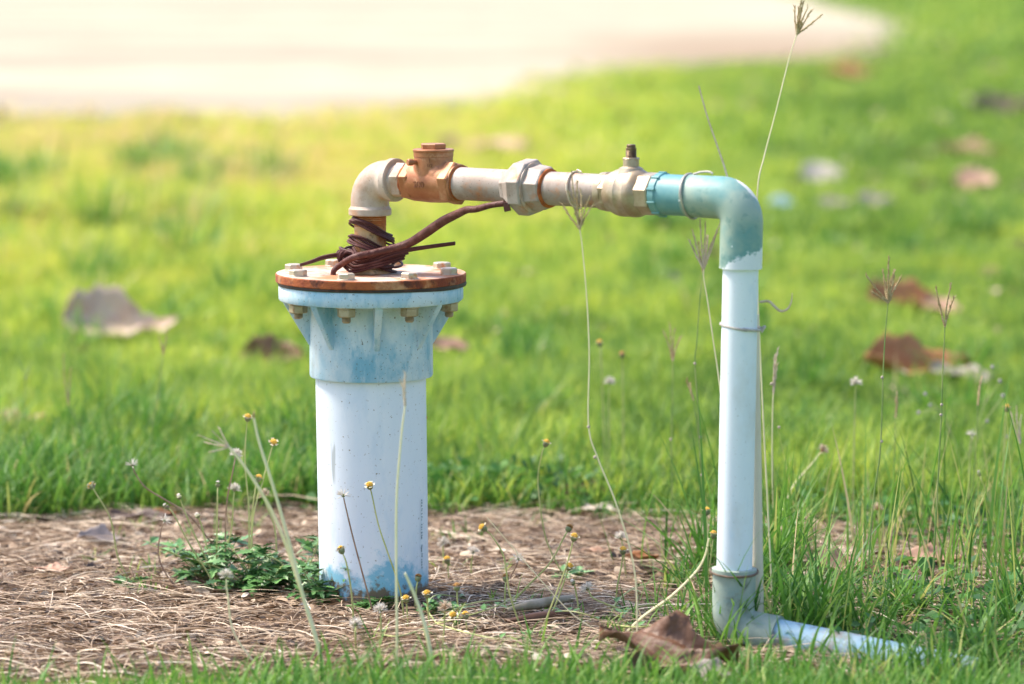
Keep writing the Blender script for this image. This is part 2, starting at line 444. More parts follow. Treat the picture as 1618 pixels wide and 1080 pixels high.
GZ = np.where((np.abs(GX) < 60) & (GY < 120), height(GX, GY), 0)
nx, ny = GX.shape
V = np.stack([GX.ravel(), GY.ravel(), GZ.ravel()], 1)
idx = np.arange(nx*ny).reshape(nx, ny)
F = np.stack([idx[:-1, :-1].ravel(), idx[1:, :-1].ravel(), idx[1:, 1:].ravel(), idx[:-1, 1:].ravel()], 1)
def fast_mesh(name, V, F, mat, attrs=None, smooth=False):
    me = bpy.data.meshes.new(name); k = F.shape[1]
    me.vertices.add(len(V)); me.vertices.foreach_set("co", V.astype(np.float32).ravel())
    me.loops.add(len(F)*k); me.loops.foreach_set("vertex_index", F.astype(np.int32).ravel())
    me.polygons.add(len(F)); me.polygons.foreach_set("loop_start", np.arange(0, len(F)*k, k, dtype=np.int32))
    try: me.polygons.foreach_set("loop_total", np.full(len(F), k, dtype=np.int32))
    except Exception: pass
    me.update(calc_edges=True)
    for n_, a_ in (attrs or {}).items():
        at = me.attributes.new(n_, 'FLOAT', 'POINT'); at.data.foreach_set("value", a_.astype(np.float32))
    me.materials.append(mat)
    if smooth: me.shade_smooth()
    o = bpy.data.objects.new(name, me); C.objects.link(o); return o
ground = fast_mesh("ground", V, F, ground_mat(), {"bare": bare_w(GX.ravel(), GY.ravel())}, True)
tag(ground, kind="structure")

road_px = [(-500, 188), (-200, 196), (0, 190), (120, 197), (250, 186), (400, 190), (600, 184), (740, 178), (850, 158), (905, 132),
           (1000, 112), (1120, 108), (1240, 104), (1340, 98), (1400, 72), (1425, 48), (1380, 26), (1325, 10), (1270, -8),
           (1100, -30), (600, -36), (0, -40), (-700, -40)]
road_poly = np.array([Pz(a_, b_)[:2] for a_, b_ in road_px])
dense = []
for i in range(len(road_poly)):
    p, q = road_poly[i], road_poly[(i+1) % len(road_poly)]
    n = max(2, min(40, int(np.linalg.norm(q-p)/.5)))
    for k in range(n):
        w = p+(q-p)*k/n
        dense.append(w+(rng.normal(0, .30, 2)*(1, 1.6) if i < 19 else 0))
dense = np.array(dense)
mb = MB()
zr = .026
tri = tessellate_polygon([[Vector((p[0], p[1], 0)) for p in dense]])
V_ = [(p[0], p[1], zr) for p in dense] + [(p[0], p[1], -.08) for p in dense]
nD = len(dense)
mb.add(V_, [tuple(t) for t in tri]+[(i, (i+1) % nD, nD+(i+1) % nD, nD+i) for i in range(nD)])
road = mb.build("road", road_mat(), smooth=0); tag(road, kind="structure")
def in_poly(x, y, poly):
    inside = np.zeros(len(x), bool); j = len(poly)-1
    for i in range(len(poly)):
        xi, yi = poly[i]; xj, yj = poly[j]
        c = ((yi > y) != (yj > y)) & (x < (xj-xi)*(y-yi)/(yj-yi+1e-12)+xi)
        inside ^= c; j = i
    return inside

# ------------------------------------------------------------------ grass and straw (strips)
def strips(name, base, az, H, W, lean, curl, v, mat, nseg=3, lift=0.0, side_az=None, droop=0.0):
    n = len(base); t = np.linspace(0, 1, nseg+1)
    dirx, diry = np.cos(az), np.sin(az)
    if side_az is None: side_az = az+math.pi/2+rng.normal(0, .5, n)
    sx, sy = np.cos(side_az), np.sin(side_az)
    V = np.zeros((n, nseg+1, 2, 3), np.float32)
    for i, tt in enumerate(t):
        ang = lean+curl*tt                      # angle from vertical grows up the blade
        # integrate approx
        hor = H*tt*np.sin(lean+curl*tt*.5); ver = H*tt*np.cos(lean+curl*tt*.5)
        ver = np.maximum(ver, -.02+0*ver) + lift
        w = W*(1-tt**1.8)*.5*(0.75+.5*min(1, tt*4)) + .00012
        cx = base[:, 0]+dirx*hor; cy = base[:, 1]+diry*hor; cz = base[:, 2]+ver
        for s, sg in ((0, -1), (1, 1)):
            V[:, i, s, 0] = cx+sg*sx*w; V[:, i, s, 1] = cy+sg*sy*w; V[:, i, s, 2] = cz
    idx = np.arange(n*(nseg+1)*2).reshape(n, nseg+1, 2)
    F = np.stack([idx[:, :-1, 0], idx[:, :-1, 1], idx[:, 1:, 1], idx[:, 1:, 0]], -1).reshape(-1, 4)
    vv = np.repeat(v, (nseg+1)*2)
    return V.reshape(-1, 3), F, vv
def merge(name, parts, mat, kind="stuff", smooth=True):
    Vs, Fs, As = [], [], []; off = 0
    for V, F, a_ in parts:
        Vs.append(V); Fs.append(F+off); As.append(a_); off += len(V)
    o = fast_mesh(name, np.concatenate(Vs), np.concatenate(Fs), mat, {"v": np.concatenate(As)}, smooth)
    tag(o, kind=kind); return o
def frustum_pts(n, y0, y1, marg=.75):
    d0, d1 = y0-CAM_Y, y1-CAM_Y
    d = np.sqrt(rng.uniform(d0*d0, d1*d1, n)); hw = .1455*d*1.08+marg
    x = rng.uniform(-1, 1, n)*hw; return x, d+CAM_Y
def on_ground(x, y): return np.stack([x, y, height(x, y)], 1)
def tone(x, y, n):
    """colour value of a blade: patches of lush and dry turf, plus a painted golden glow"""
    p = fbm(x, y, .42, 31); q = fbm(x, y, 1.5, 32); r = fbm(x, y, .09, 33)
    glow_tint = np.clip((y-2.5)/7, 0, 1)*np.clip((1.6-x)/2.6, 0, 1)        # golden glow towards the far left, painted in as yellower blades
    return np.clip(.40+.22*p+.18*q+.06*r+.60*glow_tint-.06*np.clip(x-.2, 0, 1)+rng.normal(0, .17, n), 0, 1)
lawn = []
for (y0, y1, n, h, w, seg) in ((.78, 2.4, 150000, .074, .0034, 3), (2.4, 5.2, 140000, .065, .0050, 2), (5.2, 11, 135000, .07, .009, 2),
                               (11, 24, 100000, .075, .02, 2), (24, 70, 60000, .09, .05, 2)):
    x, y = frustum_pts(n, y0, y1)
    if y0 < 2.4: keep = rng.uniform(0, 1, n) > bare_w(x, y)*1.25
    else: keep = np.ones(n, bool)
    bald = fbm(x, y, .30, 41)+.5*fbm(x, y, 1.1, 42)
    if y0 > 2: keep &= ~((bald > .50) & (rng.uniform(0, 1, n) < .85))
    if y0 > 5: keep &= ~in_poly(x+rng.normal(0, .22, n)+.25*fbm(x, y, .8, 91), y+rng.normal(0, .35, n)+.5*fbm(x, y, .6, 92), road_poly)
    x, y = x[keep], y[keep]; n = len(x)
    tuft = .75+.60*np.clip(fbm(x, y, .8, 43)+.3, -.6, 1.4)+.30*fbm(x, y, 4, 44)
    lush = 1+.8*np.exp(-(((x+1.5)/.9)**2+((y-6.5)/3)**2))            # taller clumps on the left
    hh = h*tuft*lush*rng.uniform(.5, 1.3, n)
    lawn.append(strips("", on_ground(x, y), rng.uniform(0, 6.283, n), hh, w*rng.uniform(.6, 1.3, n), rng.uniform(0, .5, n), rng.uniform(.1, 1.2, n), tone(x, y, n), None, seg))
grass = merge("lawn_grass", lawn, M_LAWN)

# ragged edge of longer, darker blades where the turf meets the straw
tall = []
x, y = frustum_pts(42000, .60, 1.35); bw = bare_w(x, y)
k = (bw < .75) & (rng.uniform(0, 1, len(x)) < np.exp(-((y-.9)/.22)**2)); x, y = x[k], y[k]; n = len(x)
gap = .65+.5*np.clip(fbm(x, y*0, 1.3, 51), -.6, 1.0)+.35*(x < -.35)
tall.append(strips("", on_ground(x, y), rng.uniform(0, 6.283, n),   .105*gap*rng.uniform(.5, 1.35, n), .0042*rng.uniform(.6, 1.2, n), rng.uniform(.05, .7, n), rng.uniform(.2, 1.3, n), np.clip(rng.normal(.50, .20, n), 0, 1), None, 4))
# tall messy grass right of the standpipe
def patch(n, cx, cy, sx, sy, h, w, lean=(.05, .55), curl=(.1, 1.4), tmu=.35, tsd=.22, seg=6, cond=None):
    x = rng.normal(cx, sx, n); y = rng.normal(cy, sy, n)
    if cond is not None:
        k = cond(x, y); x, y = x[k], y[k]; n = len(x)
    elif cx > .4 and h < .2:
        k = rightside(x, y) | (x < .42); x, y = x[k], y[k]; n = len(x)
    # blades grow in tufts
    az = rng.uniform(0, 6.283, n)
    tall.append(strips("", on_ground(x, y), az, h*rng.uniform(.45, 1.25, n), w*rng.uniform(.6, 1.3, n), rng.uniform(*lean, n), rng.uniform(*curl, n), np.clip(rng.normal(tmu, tsd, n), 0, 1), None, seg))
rightside = lambda x, y: (x > .40+.12*fbm(x, y, 2, 61)) & (x < 1.35) & (y < .95) & (y > -.95) & ~((y < -.33-.95*(x-.36)) & (y > -.80) & (x < .66) & (rng.uniform(0, 1, len(x)) < .80))
pk = lambda x, y: rightside(x, y) & (rng.uniform(0, 1, len(x)) > 1.25*np.exp(-(((x-.62)/.20)**2+((y-.22)/.34)**2)))
patch(1500, .95, .05, .30, .42, .095, .0038, cond=pk, tmu=.42)
patch(800, 1.0, .20, .20, .30, .15, .0040, cond=pk, tmu=.48)
patch(420, .62, -.12, .16, .20, .09, .0036, cond=pk, tmu=.42)
patch(280, .42, -.28, .05, .07, .15, .0042, cond=lambda x, y: x > .335, curl=(.2, 1.6))
patch(110, .27, -.30, .05, .10, .12, .0030, curl=(.2, 1.5), tmu=.5)
patch(60, .365, -.62, .10, .03, .070, .0034, curl=(.2, 1.5), tmu=.45)
for i in range(30):       # tufts
    cx, cy = rng.uniform(.42, 1.15), rng.uniform(-.55, .75)
    if .38 < cx < .85 and .0 < cy < .75: continue
    patch(40, cx, cy, .012, .012, rng.uniform(.08, .15)+.09*max(0, cx-.75), .0042, lean=(.05, .8), curl=(.1, 1.5), tmu=rng.uniform(.2, .5))
for (px, py, h) in ((1205, 905, .17), (1222, 930, .20), (1190, 935, .14), (1245, 900, .16), (1110, 905, .15), (1140, 1030, .10), (1075, 930, .08), (1260, 960, .12)):
    p = Pz(px, py); patch(45, p[0], p[1], .014, .014, h, .0040, lean=(.05, .75), curl=(.1, 1.5), tmu=.35)
for (px, py, k_, h) in ((1150, 1040, 5, .10), (1185, 1030, 5, .15), (1215, 1045, 4, .10), (1140, 990, 7, .20), (1168, 1010, 5, .24), (1130, 1015, 6, .30), (1195, 1025, 7, .28), (1290, 1058, 8, .08), (1360, 1068, 9, .08), (1430, 1076, 10, .08), (1128, 1000, 5, .13), (1260, 1062, 6, .10), (1400, 1072, 6, .09)):
    p = Pz(px, py); patch(k_, p[0], p[1], .020, .010, h, .0042, lean=(.05, .6), curl=(.1, 1.0), tmu=.5)
p = Pz(1500, 1072); patch(260, p[0], p[1], .055, .035, .075, .0036, lean=(.05, .6), curl=(.1, 1.2), tmu=.45, cond=lambda x, y: x > -9)
for (px, py, k_, h, spr) in ((1118, 905, 12, .26, .03), (1095, 890, 8, .18, .03), (1215, 905, 14, .28, .025), (1232, 880, 12, .22, .03), (1300, 900, 10, .22, .05), (1420, 900, 16, .24, .06), (1500, 920, 22, .26, .06), (1580, 940, 26, .30, .05), (1040, 900, 6, .14, .03)):
    p = Pz(px, py); patch(k_, p[0], p[1], spr, .03, h, .0034, lean=(.0, .28), curl=(.05, .7), tmu=.55, tsd=.22, seg=8)
def lawn_tufts(n, xf, yf, h, w, k, tmu):
    for i in range(n):
        cx, cy = xf(), yf(); hh = h*random.uniform(.6, 1.3); kk = int(k*random.uniform(.5, 1.3))
        if bare_w(cx, cy) > .3: continue
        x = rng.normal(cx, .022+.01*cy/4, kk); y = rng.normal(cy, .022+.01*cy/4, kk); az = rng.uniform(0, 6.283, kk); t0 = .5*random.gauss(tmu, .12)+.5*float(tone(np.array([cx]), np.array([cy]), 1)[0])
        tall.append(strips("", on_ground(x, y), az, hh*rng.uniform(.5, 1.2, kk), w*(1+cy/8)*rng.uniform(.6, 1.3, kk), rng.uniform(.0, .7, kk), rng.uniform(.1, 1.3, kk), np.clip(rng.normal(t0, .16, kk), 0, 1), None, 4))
lawn_tufts(70, lambda: random.uniform(-1.15, -.30), lambda: random.uniform(.86, 1.6), .125, .0042, 55, .42)
lawn_tufts(34, lambda: random.uniform(-.3, 1.2), lambda: random.uniform(.92, 1.7), .10, .0040, 50, .50)
lawn_tufts(120, lambda: random.uniform(-1.9, 1.9), lambda: random.uniform(1.6, 7), .12, .0050, 70, .48)
lawn_tufts(60, lambda: random.uniform(-2.9, -.9), lambda: random.uniform(4, 10), .19, .0070, 90, .55)
# foreground grass below the frame's bottom edge and small blades scattered over the straw
x = rng.uniform(-.85, .95, 9000); y = rng.normal(-.82, .13, 9000)
k = (rng.uniform(0, 1, 9000) < np.clip((x+.62)/.5, .12, 1)) & (y < -.60-.14*np.clip(x+.1, 0, .5)-.06*np.clip((-.1-x), 0, 1)); x, y = x[k], y[k]; n = len(x)
tall.append(strips("", on_ground(x, y), rng.uniform(0, 6.283, n), .062*rng.uniform(.5, 1.4, n), .0034*rng.uniform(.6, 1.2, n), rng.uniform(.05, .6, n), rng.uniform(.1, 1.2, n), np.clip(rng.normal(.48, .16, n), 0, 1), None, 4))
for i in range(70):
    cx, cy = rng.uniform(-.75, .45), rng.uniform(-.60, .70)
    if rng.uniform() < .5: cx = rng.uniform(.0, .40); cy = rng.uniform(-.6, -.1)
    patch(9, cx, cy, .012, .012, rng.uniform(.02, .055), .0030, lean=(.1, .9), tmu=rng.uniform(.4, .7))
# long yellowish seed stems standing in the tall grass, too many to count
n = 300
x = rng.uniform(.42, 1.25, n); y = rng.uniform(-.45, .7, n)
tall.append(strips("", on_ground(x, y), rng.uniform(0, 6.283, n), rng.uniform(.10, .24, n), np.full(n, .0024), rng.uniform(.0, .35, n), rng.uniform(.0, .35, n), np.clip(rng.normal(.80, .10, n), 0, .92), None, 6))
tallg = merge("tall_grass", tall, M_TALL)

# straw litter lying flat on the bare patch
def straws(n, L0, L1, W0, W1, vmu, vsd, zmax, keepf=1.0, aniso=.55):
    x, y = rng.uniform(-1.15, 1.05, n), rng.uniform(-.95, .98, n)
    k = rng.uniform(0, 1, n) < np.clip(bare_w(x, y)*1.3+.12, 0, 1)*keepf; x, y = x[k], y[k]; n = len(x)
    az = rng.normal(0, aniso, n)+math.pi*(rng.uniform(0, 1, n) > .5); free = rng.uniform(0, 1, n) < .35
    az[free] = rng.uniform(0, 6.283, free.sum())
    L = rng.uniform(L0, L1, n)*rng.uniform(.4, 1, n); W = rng.uniform(W0, W1, n)
    seg = 4; t = np.linspace(-.5, .5, seg+1); bend = rng.normal(0, .22, n)*(1+2*(rng.uniform(0, 1, n) < .12))
    z0 = rng.uniform(.001, zmax, n); tilt = rng.normal(0, .10, n); arch = rng.uniform(0, .010, n)*(L/.1)
    V = np.zeros((n, seg+1, 2, 3), np.float32)
    nw = rng.normal(0, .5, n)
    for i, tt in enumerate(t):
        a_ = az+bend*tt*.5; cx = x+np.cos(a_)*L*tt; cy = y+np.sin(a_)*L*tt
        cz = height(cx, cy)+np.maximum(z0+tilt*L*tt+arch*(1-4*tt*tt), .0008)
        w = W*.5*(1-.5*abs(2*tt)**3)
        for s, sg in ((0, -1), (1, 1)):
            V[:, i, s, 0] = cx-sg*np.sin(a_)*w; V[:, i, s, 1] = cy+sg*np.cos(a_)*w; V[:, i, s, 2] = cz+sg*w*nw
    idx = np.arange(n*(seg+1)*2).reshape(n, seg+1, 2)
    F = np.stack([idx[:, :-1, 0], idx[:, :-1, 1], idx[:, 1:, 1], idx[:, 1:, 0]], -1).reshape(-1, 4)
    patchv = .14*fbm(x, y, 1.6, 71)+.14*fbm(x, y, 6, 72)
    return V.reshape(-1, 3), F, np.repeat(np.clip(rng.normal(vmu, vsd, n)+patchv, 0, 1), (seg+1)*2)
straw = merge("straw", [straws(60000, .008, .045, .0007, .0026, .42, .30, .010, aniso=1.1), straws(26000, .03, .12, .0006, .0016, .58, .26, .016, aniso=.7),
                        straws(1800, .10, .26, .0008, .0016, .74, .16, .024, aniso=.30), straws(9000, .005, .028, .003, .010, .12, .20, .012), straws(1500, .010, .035, .005, .014, .55, .25, .014)], M_STRAW)
# low broad-leaved ground cover along the turf edge
def cover(n, xf, yf, h, s, vmu):
    x = xf(n); y = yf(n); k = bare_w(x, y) < .8; x, y = x[k], y[k]; n = len(x)
    az = rng.uniform(0, 6.283, n); S = s*rng.uniform(.6, 1.3, n); z = height(x, y)+h*rng.uniform(.1, 1, n); pit = rng.normal(.1, .45, n); roll = rng.normal(0, .4, n)
    out = np.array([(0, 0), (.25, .30), (.6, .36), (1, 0), (.6, -.36), (.25, -.30)])
    V = np.zeros((n, 6, 3), np.float32)
    for i, (u, w) in enumerate(out):
        V[:, i, 0] = x+S*(u*np.cos(az)*np.cos(pit)-w*np.sin(az)); V[:, i, 1] = y+S*(u*np.sin(az)*np.cos(pit)+w*np.cos(az))
        V[:, i, 2] = z+S*(u*np.sin(pit)+w*np.sin(roll)+abs(w)*.3)
    idx = np.arange(n*6).reshape(n, 6)
    F = np.concatenate([idx[:, [0, 1, 2, 3]], idx[:, [0, 3, 4, 5]]])
    return V.reshape(-1, 3), F, np.repeat(np.clip(rng.normal(vmu, .22, n), 0, 1), 6)
merge("ground_cover", [
    cover(3000, lambda n: rng.uniform(-.95, .55, n), lambda n: rng.normal(.98, .09, n), .035, .020, .55),
    cover(1500, lambda n: rng.normal(-.02, .10, n), lambda n: rng.normal(.95, .05, n), .045, .026, .5),
    cover(2600, lambda n: rng.uniform(.45, 1.2, n), lambda n: rng.uniform(-.5, .9, n), .05, .02, .3)], M_COVER)

def lawn_litter(n, y0, y1, s0):
    x, y = frustum_pts(n, y0, y1); k = (fbm(x, y, .5, 81)+.35*np.clip(x/1.5, -1, 1) > .15) & ~in_poly(x, y, road_poly); x, y = x[k], y[k]; n = len(x)
    az = rng.uniform(0, 6.283, n); S = s0*rng.uniform(.4, 1.4, n); z = height(x, y)+rng.uniform(.02, .055, n); pit = rng.normal(0, .5, n)
    out = np.array([(0, 0), (.3, .25), (.65, .22), (1, 0), (.6, -.24), (.3, -.2)]); V = np.zeros((n, 6, 3), np.float32)
    for i, (u, w) in enumerate(out):
        V[:, i, 0] = x+S*(u*np.cos(az)*np.cos(pit)-w*np.sin(az)); V[:, i, 1] = y+S*(u*np.sin(az)*np.cos(pit)+w*np.cos(az)); V[:, i, 2] = z+S*(u*np.sin(pit)+abs(w)*.5)
    idx = np.arange(n*6).reshape(n, 6); F = np.concatenate([idx[:, [0, 1, 2, 3]], idx[:, [0, 3, 4, 5]]])
    return V.reshape(-1, 3), F, np.repeat(np.clip(rng.normal(.4, .25, n), 0, 1), 6)
merge("leaf_litter", [lawn_litter(700, 1.0, 4, .022), lawn_litter(900, 4, 10, .04), lawn_litter(900, 10, 26, .08)], M_STRAW)

# ------------------------------------------------------------------ the well head (one rigid assembly)
WX = float(Py(586, 430, 0)[0])
well = empty("well_head", (WX, 0, 0), "pale blue well casing with rusty bolted lid, valves and a pipe bending down to earth", "well head")
wrel = np.array([WX, 0, 0])
def part(mb_, name, mat, parent=None, **kw):
    return mb_.build(name, mat, parent or well, rel=wrel, **kw)
base = np.array([WX, 0, 0]); UP = np.array([0, 0, 1.0])
ZT = .4915                       # top of the steel lid
Z_CB = float(Py(586, 605, -.09)[2])   # bottom of the collar
# casing pipe, leaning a hair
b0 = np.array([WX+.004, 0, 0])
mb = MB(); mb.add(*lathe(b0+UP*(-.08), (base+UP*Z_CB-b0), [(0, .0815), (Z_CB+.09, .0822)], 96)); part(mb, "casing_pipe", casing_mat())
mk = MB()
for i in range(26):              # column of faded printed characters
    z = .055+i*.0040
    if i in (9, 10, 17): continue
    th = math.radians(62)+0*i
    for j in range(random.randint(2, 3)):
        a_ = th+random.uniform(-.014, .014); r = .0826; w = random.uniform(.0005, .0012); hh = random.uniform(.0003, .0010)
        zz = z+random.uniform(-.0012, .0012)
        c = np.array([WX+.003+r*math.sin(a_), -r*math.cos(a_), zz]); s = np.array([math.cos(a_), math.sin(a_), 0]); nn = np.array([math.sin(a_), -math.cos(a_), 0])*.0003
        q = [c-s*w-UP*hh, c+s*w-UP*hh, c+s*w+UP*hh, c-s*w+UP*hh]
        mk.add(q+[p-nn*3 for p in q], [(0, 1, 2, 3), (0, 4, 5, 1), (1, 5, 6, 2), (2, 6, 7, 3), (3, 7, 4, 0)])
part(mk, "printed_marking", INK, smooth=0)
# plastic flange fitting
ZF1 = ZT-.013-.004; ZF0 = ZF1-.023
mb = MB(); mb.add(*lathe(base, UP, [(Z_CB, .0835), (Z_CB, .0905), (Z_CB+.003, .0918), (ZF0-.012, .0915), (ZF0-.004, .0935), (ZF0, .099),
                                    (ZF0, .1355), (ZF0+.002, .137), (ZF1-.002, .137), (ZF1, .1355), (ZF1, .05)], 128, cap=False))
flange = part(mb, "flange_collar", PVC_COLLAR, smooth=40, bevel=0)
for k in range(8):
    th = math.radians(7.5+45*k); d = np.array([math.sin(th), -math.cos(th), 0]); s = np.array([math.cos(th), math.sin(th), 0])
    zb = Z_CB+.047
    prof = [(.0900, zb), (.0925, zb), (.1310, ZF0-.003), (.1310, ZF0+.0015), (.0900, ZF0+.0015)]
    mb = MB(); V_ = []
    for sg in (-1, 1):
        for (r, z) in prof:
            V_.append(base+d*r+UP*z+s*sg*(.0058 if z > zb+.02 else .0042))
    n = len(prof)
    mb.add(V_, [tuple(range(n)), tuple(n+i for i in reversed(range(n)))]+[(i, (i+1) % n, n+(i+1) % n, n+i) for i in range(n)])
    part(mb, "rib", PVC_COLLAR, flange, smooth=30, bevel=.0012)
# rubber gasket, sagging out at the right
mb = MB(); V_ = []; nseg = 160
for k in range(nseg):
    th = 2*math.pi*k/nseg; c = math.sin(th)
    bulge = .0030*math.exp(-((math.degrees(th)-80)/16)**2)+.0004*math.sin(th*5)
    r = .1385+bulge+.0006*math.sin(th*9)
    dz = -.0022*math.exp(-((math.degrees(th)-60)/26)**2)
    for (rr, z) in ((.09, ZF1), (r, ZF1+dz-.0002), (r+.0006, ZF1+dz*.6+.0022), (r, ZF1+.0042), (.09, ZF1+.0042)):
        V_.append(base+np.array([rr*math.sin(th), -rr*math.cos(th), z]))
Fg = [(k*5+i, ((k+1) % nseg)*5+i, ((k+1) % nseg)*5+i+1, k*5+i+1) for k in range(nseg) for i in range(4)]
mb.add(V_, Fg); part(mb, "gasket", RUBBER, smooth=50)
# steel lid
mb = MB(); pr = [(ZT-.0128, .10), (ZT-.0128, .1405), (ZT-.0115, .1415), (ZT-.0015, .1415), (ZT, .1402)]
V_, F_ = lathe(base, UP, pr, 128, cap=False); mb.add(V_, F_, 0)
V_, F_ = lathe(base, UP, [(ZT, .1402), (ZT, .02)], 128, cap=False); mb.add(V_, F_, 1)
part(mb, "lid_plate", [RUST, PLATE_TOP], smooth=35)
# bolts and nuts
for k in range(8):
    th = math.radians(-60+45*k); c = base+np.array([.1205*math.sin(th), -.1205*math.cos(th), 0])
    rot = random.uniform(0, 1)
    mb = MB(); mb.add(*lathe(c, UP, [(ZT-.001, .0135), (ZT+.0004, .0138), (ZT+.0016, .0136)], 32))
    mb.add(*lathe(c, UP, [(ZT+.0012, .0132), (ZT+.0085, .0134), (ZT+.0098, .0118)], 6, rot))
    bolt = part(mb, "bolt", ZINC, smooth=25, bevel=.0005)
    mb = MB(); mb.add(*lathe(c, UP, [(ZF0-.0018, .0152), (ZF0+.0005, .0152)], 32)); part(mb, "washer", NUTM, bolt, smooth=30)
    mb = MB(); mb.add(*lathe(c, UP, [(ZF0-.0145, .0122), (ZF0-.0132, .0138), (ZF0-.0030, .0138), (ZF0-.0018, .0125)], 6, rot*.7+.2))
    part(mb, "nut", NUTM, bolt, smooth=25, bevel=.0005)
    prof = [(ZF0-.0215-random.uniform(0, .002), .0050)]
    for i in range(5): z = ZF0-.0205+i*.0014; prof += [(z, .0068), (z+.0007, .0060)]
    prof += [(ZF0-.012, .0068)]
    mb = MB(); mb.add(*lathe(c, UP, prof, 20)); part(mb, "bolt_shank", NUTM, bolt, smooth=40)

# pipe run: riser -> elbow -> ... along the axis
A0 = Py(584.5, 282.0, 0.0); B0 = Py(1172.5, 313.5, -.41)
dAB = B0-A0; LEN = float(np.linalg.norm(dAB)); U = dAB/LEN
def Spx(px):                       # distance along the run whose axis shows at photo column px
    lo, hi = 0.0, LEN*1.2
    for _ in range(50):
        m = (lo+hi)/2; p = A0+U*m; depth = (p[1]-CAM_Y)*cp-(p[2]-CAM_H)*sp
        if 809+p[0]/depth*FPX < px: lo = m
        else: hi = m
    return lo
def run(prof_px, n=48, rot=0, cap=True, mb_=None):
    mb_ = mb_ or MB(); mb_.add(*lathe(A0, U, [(Spx(p)+dz, r) for (p, dz, r) in prof_px], n, rot, cap)); return mb_
RX, RZ = A0[0], A0[2]
# riser
prof = [(ZT-.004, .0236), (A0[2]-.070, .0236)]
for i in range(7): z = A0[2]-.069+i*.0028; prof += [(z, .0240), (z+.0014, .0229)]
prof += [(A0[2]-.045, .0232)]
mb = MB(); mb.add(*lathe((RX, 0, 0), UP, prof, 48)); mb.add(*lathe((RX, 0, 0), UP, [(ZT-.001, .034), (ZT+.003, .031), (ZT+.007, .0245)], 48))
ris = part(mb, "riser_pipe", RISER)
mb = MB(); prof = []
for i in range(9): z = A0[2]-.0700+i*.0022; prof += [(z, .0243), (z+.0011, .0236)]
mb.add(*lathe((RX, 0, 0), UP, prof, 48)); part(mb, "rust_ring", RUST_RING, ris)
# elbow (iron, with beads on both mouths)
def elbow_path(corner, din, dout, R, Lin, Lout, n=22):
    din = np.array(din)/np.linalg.norm(din); dout = np.array(dout)/np.linalg.norm(dout)
    ang = math.acos(np.clip(din @ dout, -1, 1)); T = R*math.tan(ang/2)
    p0 = corner-din*T; nrm = dout-din*(din @ dout); nrm /= np.linalg.norm(nrm); cen = p0+nrm*R
    pts = [p0-din*Lin, p0-din*Lin*.5]
    for i in range(n+1):
        t = ang*i/n; pts.append(cen-nrm*R*math.cos(t)+din*R*math.sin(t))
    pe = pts[-1]; pts += [pe+dout*Lout*.5, pe+dout*Lout]
    return np.array(pts), p0, pe
pts, pin, pout = elbow_path(A0, UP, U, .033, .010, .002)
mb = MB(); mb.add(*tube(pts, .0285, 48))
mb.add(*lathe((RX, 0, A0[2]), UP, [(-.0540, .0262), (-.0540, .0305), (-.0525, .0318), (-.0445, .0318), (-.0425, .0300), (-.0400, .0285)], 56, cap=False))
s_e = Spx(627)
mb.add(*lathe(A0, U, [(s_e-.020, .0285), (s_e-.012, .0300), (s_e-.010, .0320), (s_e-.001, .0320), (s_e, .0308), (s_e, .022)], 56, cap=False))
part(mb, "iron_elbow", GI_CREAM)
# white hexagon nipple between elbow and valve
mb = run([(627, -.002, .0245), (632, 0, .0245)]); run([(631, 0, .0262), (632, 0, .0275), (644, 0, .0275), (645, 0, .0262)], 6, .25, mb_=mb)
nip = part(mb, "hexagon_nipple", GI_CREAM, smooth=25, bevel=.0006)
mb = run([(643.5, 0, .0240), (649, 0, .0240)]); part(mb, "rust_ring", RUST_RING, nip)
# check valve: bronze body and neck fused, hexagon ends, screwed bonnet
sv = Spx(685); vc = A0+U*sv
s0, s1 = Spx(652), Spx(720)
mb = MB(); mb.add(*lathe(A0, U, [(s0, .0245), (s0+.003, .0268), (s0+.014, .0290), (sv-.004, .0300), (sv+.016, .0294), (s1-.010, .0285), (s1, .0265)], 64))
tilt = UP
mb.add(*lathe(vc-UP*.01, tilt, [(0, .0284), (.020, .0286), (.034, .0286), (.0485, .0284)], 64))
# shoulder that carries the neck forward onto the right end
mb.add(*lathe(vc+U*.008, UP*.72+U*.69, [(-.005, .0285), (.018, .0270), (.027, .021), (.031, .012)], 48))
vb = part(mb, "check_valve", BRONZE, smooth=60)
rm = vb.modifiers.new("fuse", 'REMESH'); rm.mode = 'VOXEL'; rm.voxel_size = .0009; rm.use_smooth_shade = True
sm = vb.modifiers.new("soften", 'SMOOTH'); sm.iterations = 7; sm.factor = .6
mb = run([(648, 0, .0290), (649, 0, .0312), (660, 0, .0312), (662, 0, .0295)], 6, .25)
part(mb, "hexagon_end", BRONZE, vb, smooth=25, bevel=.0008)
mb = run([(709, 0, .0305), (711, 0, .0328), (723, 0, .0328), (725.5, 0, .0310)], 6, .25)
run([(724, 0, .0285), (727, 0, .0280)], mb_=mb)
part(mb, "hexagon_end", BRONZE, vb, smooth=25, bevel=.0008)
mb = MB(); mb.add(*lathe(vc, tilt, [(.0370, .0275), (.0372, .0290), (.0440, .0292), (.0455, .0300), (.0475, .0300), (.0485, .0292), (.0488, .010)], 56, cap=False))
mb.add(*lathe(vc, tilt, [(.0480, .0190), (.0550, .0200), (.0565, .0185)], 6, .9))
part(mb, "bonnet_cap", BRONZE, vb, smooth=25, bevel=.0005)
pinp = Py(649.5, 256, vc[1]-.018)
